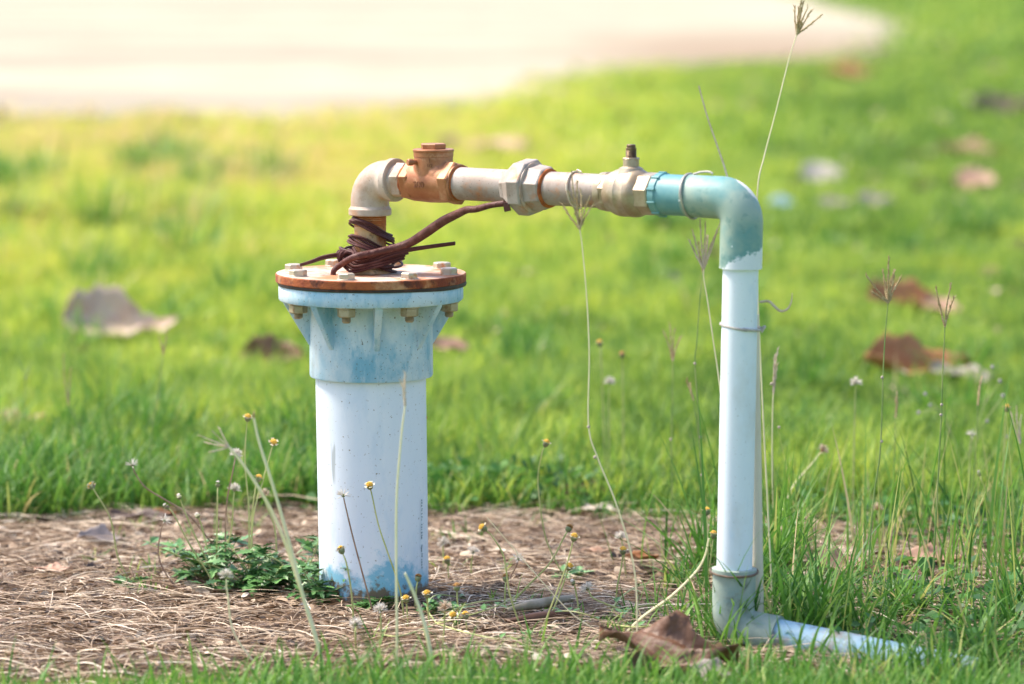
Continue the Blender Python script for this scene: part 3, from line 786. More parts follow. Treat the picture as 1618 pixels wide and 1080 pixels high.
mb = MB(); pd = np.array([.55, .35, 0]); mb.add(*lathe(pinp-pd/np.linalg.norm(pd)*.006, pd, [(0, .0040), (.001, .0050), (.008, .0050), (.0085, .0038), (.03, .0038)], 24)); part(mb, "hinge_pin", BRONZE, vb)
def text_part(s, size, origin, right, up, mat, parent, name, depth=.0007):
    cu = bpy.data.curves.new(name, 'FONT'); cu.body = s; cu.size = size; cu.extrude = depth; cu.align_x = 'CENTER'; cu.align_y = 'CENTER'
    to = bpy.data.objects.new("tmp", cu); C.objects.link(to); bpy.context.view_layer.update()
    me = bpy.data.meshes.new_from_object(to.evaluated_get(bpy.context.evaluated_depsgraph_get())); bpy.data.objects.remove(to)
    right = np.array(right)/np.linalg.norm(right); up = np.array(up)-right*(np.array(up) @ right); up /= np.linalg.norm(up); nn = np.cross(right, up)
    M = Matrix(((right[0], up[0], nn[0], origin[0]-WX), (right[1], up[1], nn[1], origin[1]), (right[2], up[2], nn[2], origin[2]), (0, 0, 0, 1)))
    me.transform(M); me.name = name; me.materials.clear(); me.materials.append(mat)
    o = bpy.data.objects.new(name, me); C.objects.link(o); o.parent = parent; return o
nrm = np.cross(U, UP); nrm /= np.linalg.norm(nrm)      # horizontal, towards the camera
if nrm[1] > 0: nrm = -nrm
text_part("200", .0130, vc-U*.004+nrm*.0298-UP*.0025, U, UP, BRONZE_DARK, vb, "cast_number")
fd = np.array([-.18, -1, 0]); fd /= np.linalg.norm(fd); rt = np.array([1, -.18, 0])
text_part("1", .0085, vc+fd*.0286+rt*.000+UP*.033, rt, UP, BRONZE_DARK, vb, "cast_number")
text_part("1/2", .0070, vc+fd*.0286+rt*.000+UP*.0255, rt, UP, BRONZE_DARK, vb, "cast_number")
# pipe 1
mb = run([(722, 0, .0238), (809, 0, .0238)]); p1 = part(mb, "steel_pipe", GI)
mb = run([(726.5, -.002, .0262), (727.2, 0, .0255), (728.5, 0, .0240)]); part(mb, "rust_ring", RUST_RING, p1)
# union: octagon tail, big nut, ring, octagon tail
un = run([(805, 0, .0262), (807, 0, .0275), (812, 0, .0290), (824.5, 0, .0400), (826, 0, .0412), (842.5, 0, .0412), (844.5, 0, .0396), (844.6, 0, .030)], 8, .22, cap=False)
un = part(un, "pipe_union", GI, smooth=20, bevel=.0008)
mb = run([(844.0, 0, .0362), (845.8, 0, .0362), (846.2, 0, .0335), (846.3, 0, .028)], cap=False); part(mb, "union_ring", GI_CREAM, un)
mb = run([(845, 0, .0330), (848, 0, .0338), (866, 0, .0315), (868, 0, .0300)], 8, .22); part(mb, "octagon_tail", GI, un, smooth=20, bevel=.0006)
mb = run([(867.5, 0, .0282), (869.5, 0, .0278), (871, 0, .0250)]); part(mb, "rust_ring", RUST_RING, un)
# pipe 2
mb = run([(868, 0, .0240), (955, 0, .0240)]); p2 = part(mb, "steel_pipe", GI)
# ball valve
bv = run([(952.5, 0, .0242), (953, 0, .0268), (961, 0, .0275), (963, 0, .0272)])
def arc_prof(a_, b_, r0, r1, n=8):
    return [(a_+(b_-a_)*i/n, 0, r0+(r1-r0)*math.sin(math.pi/2*i/n)) for i in range(n+1)]
run(arc_prof(968, 986, .0270, .0338)+[(990, 0, .0342), (991, 0, .0336), (1003, 0, .0336), (1004, 0, .0342), (1008, 0, .0338)]+[(1008+ (1020-1008)*i/6, 0, .0338-.006*(1-math.cos(math.pi/2*i/6))) for i in range(1, 7)], 64, mb_=bv)
bv = part(bv, "ball_valve", BRASS, smooth=30)
mb = run([(960, 0, .0272), (961.5, 0, .0284), (972, 0, .0284), (974, 0, .0272)], 8, .22); part(mb, "octagon_end", BRASS, bv, smooth=20, bevel=.0006)
mb = run([(1017, 0, .0288), (1019, 0, .0302), (1037, 0, .0302), (1039, 0, .0290)], 8, .22); part(mb, "octagon_end", BRASS, bv, smooth=20, bevel=.0006)
bc = A0+U*Spx(997)
mb = MB(); mb.add(*lathe(bc, UP, [(.026, .020), (.0345, .0165), (.0370, .0112), (.0470, .0110), (.0480, .0100)], 36)); part(mb, "valve_bonnet", BRASS, bv)
sprof = [(.046, .0076)]
for i in range(6): sprof += [(.050+i*.0016, .0078), (.0508+i*.0016, .0072)]
sprof += [(.0600, .0076), (.0625, .0076), (.0630, .0064), (.0665, .0064), (.0675, .0052)]
mb = MB(); mb.add(*lathe(bc, UP, sprof, 24)); part(mb, "valve_stem", DARKBRASS, bv)
mb = MB(); mb.add(*lathe(bc, UP, [(.0455, .0118), (.0462, .0124), (.0485, .0124), (.0492, .0112)], 6, .3)); part(mb, "stem_nut", BRASS, bv, smooth=25, bevel=.0004)
# teal plastic adaptor, elbow
ad = run([(1037, 0, .0262), (1043, 0, .0262)]); run([(1041, 0, .0284), (1042, 0, .0302), (1051, 0, .0302), (1052.5, 0, .0284), (1098, 0, .0284), (1099, 0, .0276)], 64, mb_=ad)
ad = part(ad, "threaded_adaptor", PVC_TEAL, smooth=30)
mb = MB()
for k in range(10):
    th = 2*math.pi*k/10+.3; d_, s_, t_ = frame_from(U); rd = s_*math.cos(th)+t_*math.sin(th); tg = np.cross(d_, rd)
    V_ = [A0+U*(Spx(1041.5)+h)+rd*r+tg*w for h in (0, .0125) for r in (.0275, .0318) for w in (-.0016, .0016)]
    mb.add(V_, [(0, 1, 3, 2), (4, 5, 7, 6), (0, 1, 5, 4), (2, 3, 7, 6), (0, 2, 6, 4), (1, 3, 7, 5)])
part(mb, "grip_lug", PVC_TEAL, ad, smooth=20, bevel=.0005)
FOOT = Py(1158.5, 993, -.41)
DN = FOOT-B0; DNL = float(np.linalg.norm(DN)); DN /= DNL
pts, p0_, pe_ = elbow_path(B0, U, DN, .033, .052, .062, 26)
mb = MB(); mb.add(*tube(pts, .0292, 64))
mb.add(*lathe(p0_-U*.052, U, [(-.001, .0284), (0, .0300), (.004, .0300), (.006, .0290)], 64))
me_ = MB(); me_.v = [tuple(np.array(v)-B0) for v in mb.v]; me_.f = mb.f; me_.m = mb.m
elb = me_.build("plastic_elbow", teal_elbow_mat(), well); elb.location = tuple(B0-wrel)
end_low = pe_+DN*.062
mb = MB(); mb.add(*lathe(end_low-DN*.0015, DN, [(0, .0260), (.0022, .0260)], 48)); part(mb, "socket_shadow_lip", DARKBRASS, elb)  # dark ring standing in for the shade at the socket mouth
# standpipe
L2 = DNL-.033-.062-.060
mb = MB(); mb.add(*lathe(end_low-DN*.004, DN, [(0, .0244), (L2+.012, .0246)], 64)); part(mb, "standpipe", PVC)
# foot elbow and ground pipe
GP = Pz(1490, 1058, .004)
DG = GP-FOOT; DG /= np.linalg.norm(DG)
pts, q0, q1 = elbow_path(FOOT, DN, DG, .031, .056, .038, 22)
mb = MB(); mb.add(*tube(pts, .0298, 64))
mb.add(*lathe(q0-DN*.056, DN, [(-.001, .0280), (0, .0310), (.006, .0312), (.008, .0298)], 64)); part(mb, "foot_elbow", PVC_GREY)
mb = MB(); e1 = q1+DG*.036
mb.add(*lathe(e1-DG*.004, DG, [(0, .0255), (float(np.linalg.norm(GP-e1))+.05, .0250)], 64)); part(mb, "ground_pipe", PVC_DIRTY)

# ------------------------------------------------------------------ tie wires and support rod
def ring(c, axis, r, rw, mat, name, label, tail=None, wob=.0006, tilt=None, turns=1.0):
    d, s, t = frame_from(axis); c = np.array(c)
    pts = []
    for k in range(int(60*turns)+1):
        a_ = 2*math.pi*k/60; off = (tilt or 0)*math.cos(a_)+.0008*a_/6.28
        pts.append(c+(s*math.cos(a_)+t*math.sin(a_))*(r+wob*math.sin(3*a_))+d*off)
    mb = MB(); mb.add(*tube(pts, rw, 8))
    for tl in (tail or []): mb.add(*tube(smooth_path(tl, 14), rw, 8))
    o = mb.build(name, mat, rel=c); o.location = tuple(c)
    tag(o, label, "tie wire"); return o
c = A0+U*Spx(910)
ring(c, U*1+UP*.10, .0260, .0013, WIRE_RUST, "tie_wire", "rust-tinted pale wire looped round the steel pipe beside the ball valve", tail=[[c+UP*.026+U*.001, c+UP*.0285+U*.006+nrm*.004, c+UP*.026+U*.014+nrm*.006]], tilt=.003, turns=1.3)
c = A0+U*Spx(1092)
ring(c, U+UP*.12, .0312, .0016, WIRE, "tie_wire", "grey wire loop round the teal elbow's horizontal end", tail=[[c+UP*.0300+U*.004, c+UP*.0335+U*.016, c+UP*.0345+U*.030, c+UP*.032+U*.036]], tilt=.004, turns=1.6)
def on_stand(py):
    lo, hi = 0., DNL
    for _ in range(40):
        m = (lo+hi)/2; p = B0+DN*m; depth = (p[1]-CAM_Y)*cp-(p[2]-CAM_H)*sp
        yy = 540-((p[2]-CAM_H)*cp+(p[1]-CAM_Y)*sp)/depth*FPX
        if yy < py: lo = m
        else: hi = m
    return B0+DN*lo
c = on_stand(515)
ring(c+np.array([.003, .003, 0]), DN+np.array([-.12, 0, 0]), .0285, .0014, WIRE, "tie_wire", "thin grey wire round the upright blue pipe halfway up", tail=[[c+np.array([.029, 0, -.003]), c+np.array([.035, -.004, 0]), c+np.array([.030, -.006, -.008])]], tilt=.001, turns=2.05)
c = on_stand(901)
ring(c, DN, .0330, .0013, WIRE_DARK, "tie_wire", "dark rusty wire round the top of the grey foot elbow", tilt=.003, turns=1.5)
rt_ = Py(1190.5, 497, -.370); rb = Py(1197, 950, -.370); rb = rt_+(rb-rt_)*((-.03-rt_[2])/(rb[2]-rt_[2]))
mb = MB(); mb.add(*tube([rb, rb*.5+rt_*.5, rt_], [.0090, .0078], 20)); o = mb.build("support_rod", CREAM, rel=rb); o.location = tuple(rb)
tag(o, "cream plastic rod standing close behind the upright blue pipe", "support rod")
# dried curl caught at the wire
mb = MB(); P_ = smooth_path([Py(a_, b_, -.40) for a_, b_ in ((1200, 477), (1215, 476), (1224, 484), (1233, 491), (1243, 489), (1250, 478), (1252, 462))], 24)
mb.add(*tube(P_, [.0018, .0022, .0016, .0005], 6)); o = mb.build("dried_tendril", M_SPIKE_P, rel=P_[0]); o.location = tuple(P_[0])
tag(o, "curled pale dry tendril sticking out right of the upright pipe", "dried plant")

# ------------------------------------------------------------------ cable
cab = empty("electric_cable", (RX, 0, ZT), "dark brown cable wound round the rusty riser with one taped end under the union", "cable")
crel = np.array([RX, 0, ZT])
def loop_pts(z, r, tiltx, tilty, ph=0, a0=0, turns=1.0, ox=0, oy=0, wob=.002):
    pts = []
    for k in range(int(48*turns)+1):
        a_ = a0+2*math.pi*k/48
        rr = r+wob*math.sin(2*a_+ph)+wob*.6*math.sin(3*a_+2*ph)
        x_, y_ = rr*math.cos(a_), rr*math.sin(a_)
        pts.append((RX+x_+ox, y_+oy, z-tiltx*x_/r-tilty*y_/r+wob*.7*math.sin(3*a_+ph)))
    return np.array(pts)
coil = MB()
for i in range(4):
    coil.add(*tube(loop_pts(.5600-.0036*i, .0285+.0012*i, .0135+.0008*i, .004+.001*i, i*.9, wob=.0016, ox=.003), .0018, 8))
for i in range(5):
    coil.add(*tube(loop_pts(.5360-.0034*i, .0295+.0014*i, .0120+.0010*i, .003, i*1.3+1, wob=.0020, ox=.002), .0018, 8))
part_c = coil.build("upper_coil", CABLE, cab, rel=crel)
bund = MB()
for i in range(20):
    bund.add(*tube(loop_pts(.5215-.0017*(i % 10)-random.uniform(0, .003), .0300+.0012*(i % 7)+random.uniform(0, .007), random.uniform(-.009, .012), random.uniform(-.005, .005), random.uniform(0, 6), ox=random.uniform(-.008, .006), oy=random.uniform(-.006, .002), wob=.0022), .0018, 8))
# crossing strands in front
for i in range(7):
    y0 = 428-4.2*i; yw = -.046-.0015*(i % 3)
    pp = [Py(540+3*i, y0-12, -.030), Py(556+2*i, y0+1, yw), Py(590, y0-6, yw-.006), Py(618, y0-14, yw-.002), Py(640+random.uniform(-3, 6), y0-20, -.030)]
    bund.add(*tube(smooth_path(pp, 24), .0020, 8))
bund.build("lower_bundle", CABLE, cab, rel=crel)
kn = MB()          # knot at the left
for i in range(4):
    c = Py(543+2*i, 403+2*i, -.030)
    pts = [c+np.array([.0095*math.cos(t), .006*math.sin(t+i), .0085*math.sin(t)+.002*math.cos(2*t+i)]) for t in np.linspace(0, 6.3, 30)]
    kn.add(*tube(pts, .0021, 8))
kn.build("knot", CABLE, cab, rel=crel)
hp = Pz(526.5, 434, ZT)
path = [hp+UP*-.004, hp+np.array([.001, 0, .006]), Py(537, 419, hp[1]), Py(560, 406, -.062), Py(592, 399, -.058), Py(625, 391, -.055), Py(648, 383, -.060), Py(672, 368, -.080), Py(700, 349, -.105), Py(722, 338, -.13), Py(738, 331, -.15), Py(752, 330, -.165), Py(775, 324, -.185), Py(797, 321, -.20)]
mb = MB(); mb.add(*tube(smooth_path(path, 90), [.0040, .0042, .0045, .0050, .0055, .0058, .0064, .0072, .0070, .0062, .0054, .0050, .0044, .0044], 14))
o = mb.build("taped_lead", TAPE, cab, rel=crel)
mb = MB(); e_ = Py(797, 321, -.20)
V_ = [e_+np.array(q) for q in ((-.003, -.003, .003), (.006, -.004, .001), (.010, -.003, -.010), (.000, -.004, -.012), (-.003, .001, .003), (.006, 0, .001), (.010, .001, -.010), (.000, 0, -.012))]
mb.add(V_, [(0, 1, 2, 3), (4, 5, 6, 7), (0, 1, 5, 4), (1, 2, 6, 5), (2, 3, 7, 6), (3, 0, 4, 7)]); mb.build("tape_flap", TAPE, cab, rel=crel, bevel=.0008)
for dy in (0, 4.2):
    pp = [Py(570, 420+dy*.3, -.044), Py(605, 404+dy, -.056), Py(640, 394+dy*.8, -.058), Py(680, 388+dy*.6, -.070), Py(719, 383+dy*.5, -.085)]
    mb = MB(); mb.add(*tube(smooth_path(pp, 30), .0019, 8)); mb.build("cut_strand", CABLE, cab, rel=crel)
for dy in (0, 3.5):
    pp = [Py(552, 402+dy, -.030), Py(532, 401+dy, -.034), Py(510, 405+dy, -.030), Py(492, 412+dy*.6, -.028), Py(474, 418+dy*.3, -.030)]
    mb = MB(); mb.add(*tube(smooth_path(pp, 30), .0019, 8)); mb.build("left_strand", CABLE, cab, rel=crel)

# ------------------------------------------------------------------ dry leaves
def dry_leaf(px, py, size, mat, label, rot=0., ratio=.55, curl=.6, wave=.2, name="dry_leaf", tilt=(0, 0), thick=.0009, lift=0.0, cat="leaf", group=None, z=None):
    g = Pz(px, py); g[2] = float(height(g[0], g[1]))+.003+lift
    nu, nv = 22, 12; V = []; F = []
    ph = random.uniform(0, 6)
    for i in range(nu+1):
        u = i/nu
        wd = ratio*.5*math.sin(math.pi*min(1, u**.85))**.75*(1+.10*math.sin(u*23+ph)+.07*math.sin(u*61+2*ph)+.05*random.uniform(-1, 1))
        for j in range(nv+1):
            v = (j/nv*2-1)
            x = (u-.5)*size; y = v*wd*size
            zc = curl*size*(.5*abs(v)**1.6*wd + .30*(u-.5)**2)+wave*size*.10*math.sin(u*9+ph+v*2)*abs(v)+wave*size*.04*math.sin(v*7+u*14)
            zc += -.004*size*math.exp(-(v*8)**2)
            V.append((x, y, zc))
    w = nv+1
    for i in range(nu):
        for j in range(nv): F.append((i*w+j, (i+1)*w+j, (i+1)*w+j+1, i*w+j+1))
    o = mesh_obj(name, V, F, mat, smooth=60)
    o.rotation_euler = (tilt[0], tilt[1], rot)
    sol = o.modifiers.new("thickness", 'SOLIDIFY'); sol.thickness = thick
    zmin = min((Matrix.Rotation(rot, 3, 'Z') @ (Matrix.Rotation(tilt[1], 3, 'Y') @ (Matrix.Rotation(tilt[0], 3, 'X') @ Vector(v)))).z for v in V)
    o.location = (g[0], g[1], g[2]-zmin-.004)
    tag(o, label, cat, group); return o
LG = "dry leaves fallen on the lawn"
FAR = [
 (165, 550, .20, LF_TAN, "large pinkish brown curled leaf on the lawn left of the well", .1, .85, 1.3, (.75, .1)),
 (246, 545, .13, LF_TAN, "pale end of a curled leaf touching the large pinkish one", .6, .6, .8, (.3, -.2)),
 (432, 600, .15, LF_BROWN, "small dark brown leaf in the grass just left of the collar", -.2, .6, 1.3, (.7, 0)),
 (350, 600, .05, LF_GREY, "little grey leaf left of the dark brown one by the collar", .4, .7, .8, (.3, 0)),
 (708, 578, .10, LF_PINK, "pinkish tan leaf in the grass right beside the blue collar", .2, .6, 1.0, (.4, .1)),
 (28, 702, .12, LF_PINK, "flat tan leaf in the grass at the photo's left edge", .05, .5, .6, (.3, 0)),
 (1425, 512, .20, LF_ORANGE, "orange-brown arched leaf behind the seed head on the right", .2, .6, 1.4, (.5, .12)),
 (1488, 515, .11, LF_PINK, "pink-tinted leaf tucked against the orange-brown arched leaf", -.5, .6, 1.0, (.4, .2)),
 (1445, 616, .24, LF_ORANGE, "big arched orange leaf in the grass near the right edge", .15, .55, 1.5, (.45, .1)),
 (1522, 628, .15, LF_GREY, "long grey leaf lying against the big arched orange leaf", -.45, .4, .8, (.3, .1)),
 (1298, 296, .18, LF_PALE, "pale round leaf on the far lawn right of the elbow", .2, .8, .9, (.5, 0)),
 (1540, 310, .17, LF_PINK, "tan blurred leaf on the far lawn near the right edge", -.2, .8, .9, (.5, 0)),
 (1380, 335, .15, LF_GREY, "greyish brown leaf on the far lawn between two paler leaves", .3, .6, .9, (.4, 0)),
 (1318, 340, .13, LF_GREY, "mauve grey leaf beside the pale blue scrap", 0, .5, .8, (.4, 0)),
 (1440, 285, .12, LF_PALE, "small pale leaf far back on the lawn above the grey ones", .5, .6, .8, (.4, 0)),
 (1612, 425, .14, LF_DARK, "blackish leaf cut by the photo's right edge", 0, .6, 1.2, (.5, 0)),
 (1490, 438, .05, LF_DARK, "tiny dark leaf above the right-hand seed head", .4, .7, 1.0, (.4, 0)),
 (1566, 455, .075, LF_PINK, "small pink leaf below the blackish one at the right", 0, .6, .8, (.5, 0)),
 (1600, 185, .45, LF_DARK, "dark leaf far back at the upper right edge", .1, .5, .9, (.3, 0)),
 (1562, 185, .20, LF_GREY, "grey scrap of leaf far back beside the dark one", .9, .7, .9, (.4, 0)),
 (1530, 255, .28, LF_BROWN, "brown leaf far back above the tan blurred leaf", -.3, .5, .9, (.3, 0)),
 (1340, 128, .4, LF_ORANGE, "rusty leaf far back beside the end of the road", 0, .5, .9, (.3, 0)),
 (1062, 462, .06, LF_GREY, "small grey leaf on the lawn below the ball valve", .7, .8, 1.1, (.5, 0)),
 (765, 252, .42, LF_PINK, "large pale pink leaf far back above the first steel pipe", 0, .45, .6, (.2, 0)),
 (1130, 430, .08, LF_BROWN, "small brown leaf half hidden left of the upright pipe", .9, .7, 1.2, (.6, 0)),
 (135, 580, .05, LF_BROWN, "tiny brown leaf in the grass under the large pinkish one", .2, .7, 1.0, (.5, 0)),
]
for (px, py, s, m, lab, r, ra, cu, tl) in FAR:
    lift = .035 if py > 400 else .03
    dry_leaf(px, py, s, m, lab, r, ra, cu, .5, tilt=tl, lift=lift, group=LG, thick=.0012)
o = dry_leaf(1235, 338, .10, LF_BLUE, "pale blue plastic scrap lying on the far lawn right of the elbow", .2, .7, .8, .4, name="plastic_scrap", tilt=(.5, 0), lift=.03, cat="litter")
SG = "dry leaves lying on the straw"
for (px, py, s, m, lab, r, ra, cu, tl, lf) in [
 (158, 866, .075, LF_GREY, "small grey folded leaf on the straw at the left", .2, .6, 1.6, (.3, .1), 0),
 (222, 830, .105, LF_DARK, "long dark leaf on the straw just before the turf edge", .05, .35, .8, (.15, 0), 0),
 (255, 826, .05, LF_ORANGE, "small orange leaf at the right tip of the long dark leaf", .3, .5, 1.2, (.2, 0), 0),
 (85, 912, .06, LF_PINK, "flat tan leaf on the straw near the left edge", 0, .5, .5, (.1, 0), 0),
 (150, 912, .03, LF_DARK, "tiny black crumpled leaf right of the flat tan one", .5, .7, 1.4, (.3, 0), 0),
 (930, 806, .105, LF_BROWN, "brown curled leaf where straw meets turf, under the grass", .15, .5, 1.6, (.3, .1), 0),
 (948, 820, .055, LF_PALE, "flat whitish leaf in front of the brown curled one", .1, .55, .5, (.15, 0), 0),
 (905, 800, .04, LF_PINK, "little pinkish leaf at the turf edge left of the curled brown one", .7, .6, 1.0, (.2, 0), 0),
 (945, 878, .05, LF_PINK, "flat pinkish leaf on the straw in front of the whitish leaf", 0, .4, .6, (.1, 0), 0),
 (975, 892, .035, LF_DARK, "dark curled leaf beside the tan one on the straw", .8, .6, 1.6, (.3, .1), 0),
 (1015, 893, .052, LF_ORANGE, "tan rolled leaf on the straw left of the foot elbow", -.05, .5, 1.8, (.1, 0), 0),
 (1325, 915, .09, LF_PINK, "broad pinkish leaf under the tall grass right of the pipe", .2, .6, .9, (.4, 0), .004),
 (1385, 925, .05, LF_BROWN, "small brown leaf beside the broad one under tall grass", -.4, .6, 1.2, (.3, 0), .004),
 (1470, 905, .10, LF_PINK, "tan leaf in the tall grass near the right edge", -.3, .5, 1.0, (.3, 0), .004),
 (1425, 945, .08, LF_GREY, "greyish leaf in the tall grass above the ground pipe", .4, .5, 1.0, (.3, 0), .004)]:
    dry_leaf(px, py, s, m, lab, r, ra, cu, .5, tilt=tl, lift=lf+.011, group=SG, thick=.0007)
dry_leaf(1056, 1076, .190, LF_DEEP, "large brown leaf standing on edge in the foreground near the foot elbow", -.24, .40, 0.55, 1.0, tilt=(.42, .13), lift=.012, thick=.0006)
dry_leaf(1128, 1094, .070, LF_GREY, "grey crumpled leaf at the very front below the foot elbow", -.3, .6, .9, .9, tilt=(.3, .1), lift=.01)
dry_leaf(1010, 1075, .06, LF_PINK, "small pinkish leaf in the grass under the large brown one", .5, .7, 1.2, .6, tilt=(.5, 0), lift=.004)
# rolled seed pod: two long curled halves
for (dx, r0, lab) in ((0, .010, "upper grey curled half of a dry pod on the straw before the well"), (6, .010, "lower dark curled half of a dry pod on the straw before the well")):
    a_ = Pz(800, 990+dx*1.2); b_ = Pz(905, 972+dx*2.6); a_[2] = .014; b_[2] = .018+(.008 if dx == 0 else 0)
    a_[2] += (.010 if dx == 0 else 0)
    ax = b_-a_; L_ = np.linalg.norm(ax); ax /= L_; _, s_, t_ = frame_from(ax)
    V = []; F = []; nu, nv = 20, 10
    for i in range(nu+1):
        u = i/nu; rr = r0*math.sin(math.pi*(.08+.80*u))**.7
        for j in range(nv+1):
            an = -.6+4.2*j/nv
            V.append(tuple(ax*L_*u+s_*rr*math.cos(an)+t_*rr*math.sin(an)*.8))
    for i in range(nu):
        for j in range(nv): F.append((i*(nv+1)+j, (i+1)*(nv+1)+j, (i+1)*(nv+1)+j+1, i*(nv+1)+j+1))
    o = mesh_obj("seed_pod", V, F, LF_POD if dx == 0 else LF_DEEP, smooth=60); o.location = tuple(a_)
    sol = o.modifiers.new("thickness", 'SOLIDIFY'); sol.thickness = .0012
    tag(o, lab, "seed pod", "curled pod halves on the straw")

# ------------------------------------------------------------------ weeds
def leaf_blade(mb, base, d, up, L):
    """coarsely toothed leaf"""
    d = np.array(d); d = d/np.linalg.norm(d); s = np.cross(d, up); s /= np.linalg.norm(s)+1e-9; nn = np.cross(s, d)
    prof = [(0, .02), (.14, .04), (.26, .24), (.30, .10), (.46, .33), (.50, .13), (.66, .24), (.70, .09), (.84, .11), (1, 0)]
    mid = []; lf = []; rg = []
    cv = random.uniform(.05, .35); fo = random.uniform(.05, .4)
    for (u, w) in prof:
        z = -cv*u*u*L
        mid.append(base+d*u*L+nn*z); lf.append(base+d*(u+.03)*L+s*w*L+nn*(z+fo*w*L)); rg.append(base+d*(u+.03)*L-s*w*L+nn*(z+fo*w*L))
    n = len(prof); V = mid+lf+rg; F = []
    for i in range(n-1): F += [(i, i+1, n+i+1, n+i), (i, 2*n+i, 2*n+i+1, i+1)]
    mb.add(V, F)
def weed(bx, by, spread, hgt, nl, label, sprigs=9):
    g = Pz(bx, by); g[2] = float(height(g[0], g[1]))
    t = empty("weed_plant", g, label, "plant", "leafy weeds round the casing")
    st = MB(); lv = MB()
    for k in range(sprigs):
        a_ = random.uniform(0, 6.283); L = spread*random.uniform(.4, 1.0)
        e_ = g+np.array([math.cos(a_)*L*1.2, math.sin(a_)*L*.6, hgt*random.uniform(.15, 1.0)])
        m_ = (g+e_)/2+np.array([random.uniform(-.01, .01), 0, random.uniform(-.005, .015)])
        P_ = smooth_path([g, m_, e_], 10); st.add(*tube(P_, [.0014, .0008], 5))
        for i in range(int(nl*1.9)//sprigs):
            q = P_[random.randint(3, 9)]; az = random.uniform(0, 6.283)
            dd = np.array([math.cos(az), math.sin(az), random.uniform(-.15, .7)])
            leaf_blade(lv, q, dd, UP+np.array([random.uniform(-.4, .4), random.uniform(-.4, .4), 0]), random.uniform(.016, .036))
    st.build("stem", M_STEM, t, rel=g); f = lv.build("foliage", M_WEED, t, rel=g, smooth=30)
weed(335, 925, .085, .072, 110, "leafy toothed weed, leftmost of the clump beside the casing", 14)
weed(405, 940, .080, .085, 120, "bushy toothed weed in the middle of the clump left of the casing", 14)
weed(470, 935, .060, .085, 100, "toothed weed whose leaves spread towards the casing", 11)
weed(530, 955, .055, .080, 90, "toothed weed growing against the casing's foot", 10)
weed(508, 900, .018, .045, 16, "single upright sprig of weed at the casing's left edge", 4)
weed(205, 935, .018, .018, 12, "small creeping weed sprig far left on the straw", 4)
weed(600, 965, .030, .022, 26, "low wilted weed right in front of the casing", 8)
weed(690, 975, .045, .020, 26, "pale low weed right of the casing's foot", 9)
weed(905, 920, .020, .020, 12, "tiny green weed on the straw between casing and upright pipe", 4)
weed(1215, 880, .03, .055, 24, "small leafy weed behind the foot elbow", 6)

def sprawl(paths, label):
    g = Pz(*paths[0][0]); g[2] = float(height(g[0], g[1])); t = empty("weed_plant", g, label, "plant", "leafy weeds round the casing")
    mb = MB(); lv = MB()
    for path in paths:
        P_ = []
        for i, (a_, b_) in enumerate(path):
            q = Pz(a_, b_, .012+.018*math.sin(math.pi*i/(len(path)-1))); P_.append(q)
        P_ = smooth_path(P_, 24); mb.add(*tube(P_, [.0013, .0009], 6))
        for _ in range(5):
            q = P_[random.randint(3, 22)]; az = random.uniform(0, 6.283)
            leaf_blade(lv, q, np.array([math.cos(az), math.sin(az), random.uniform(0, .8)]), UP, random.uniform(.010, .020))
    mb.build("stem", M_STEM, t, rel=g); lv.build("foliage", M_WEED, t, rel=g, smooth=30)
sprawl([[(690, 985), (720, 962), (760, 950), (812, 946)], [(690, 985), (730, 975), (790, 955), (840, 925)], [(690, 985), (740, 1000), (800, 1010), (850, 1000)],
        [(690, 985), (675, 960), (690, 940), (735, 945)], [(690, 985), (650, 1000), (620, 1005), (590, 998)]], "pale stemmed weed sprawling over the straw right of the casing")
sprawl([[(960, 985), (990, 965), (1030, 955), (1075, 958)], [(960, 985), (925, 970), (890, 965), (860, 970)], [(960, 985), (1000, 990), (1050, 985), (1090, 965)], [(960, 985), (975, 950), (1010, 925), (1060, 915)]],
       "low sprawling weed on the straw left of the foot elbow")

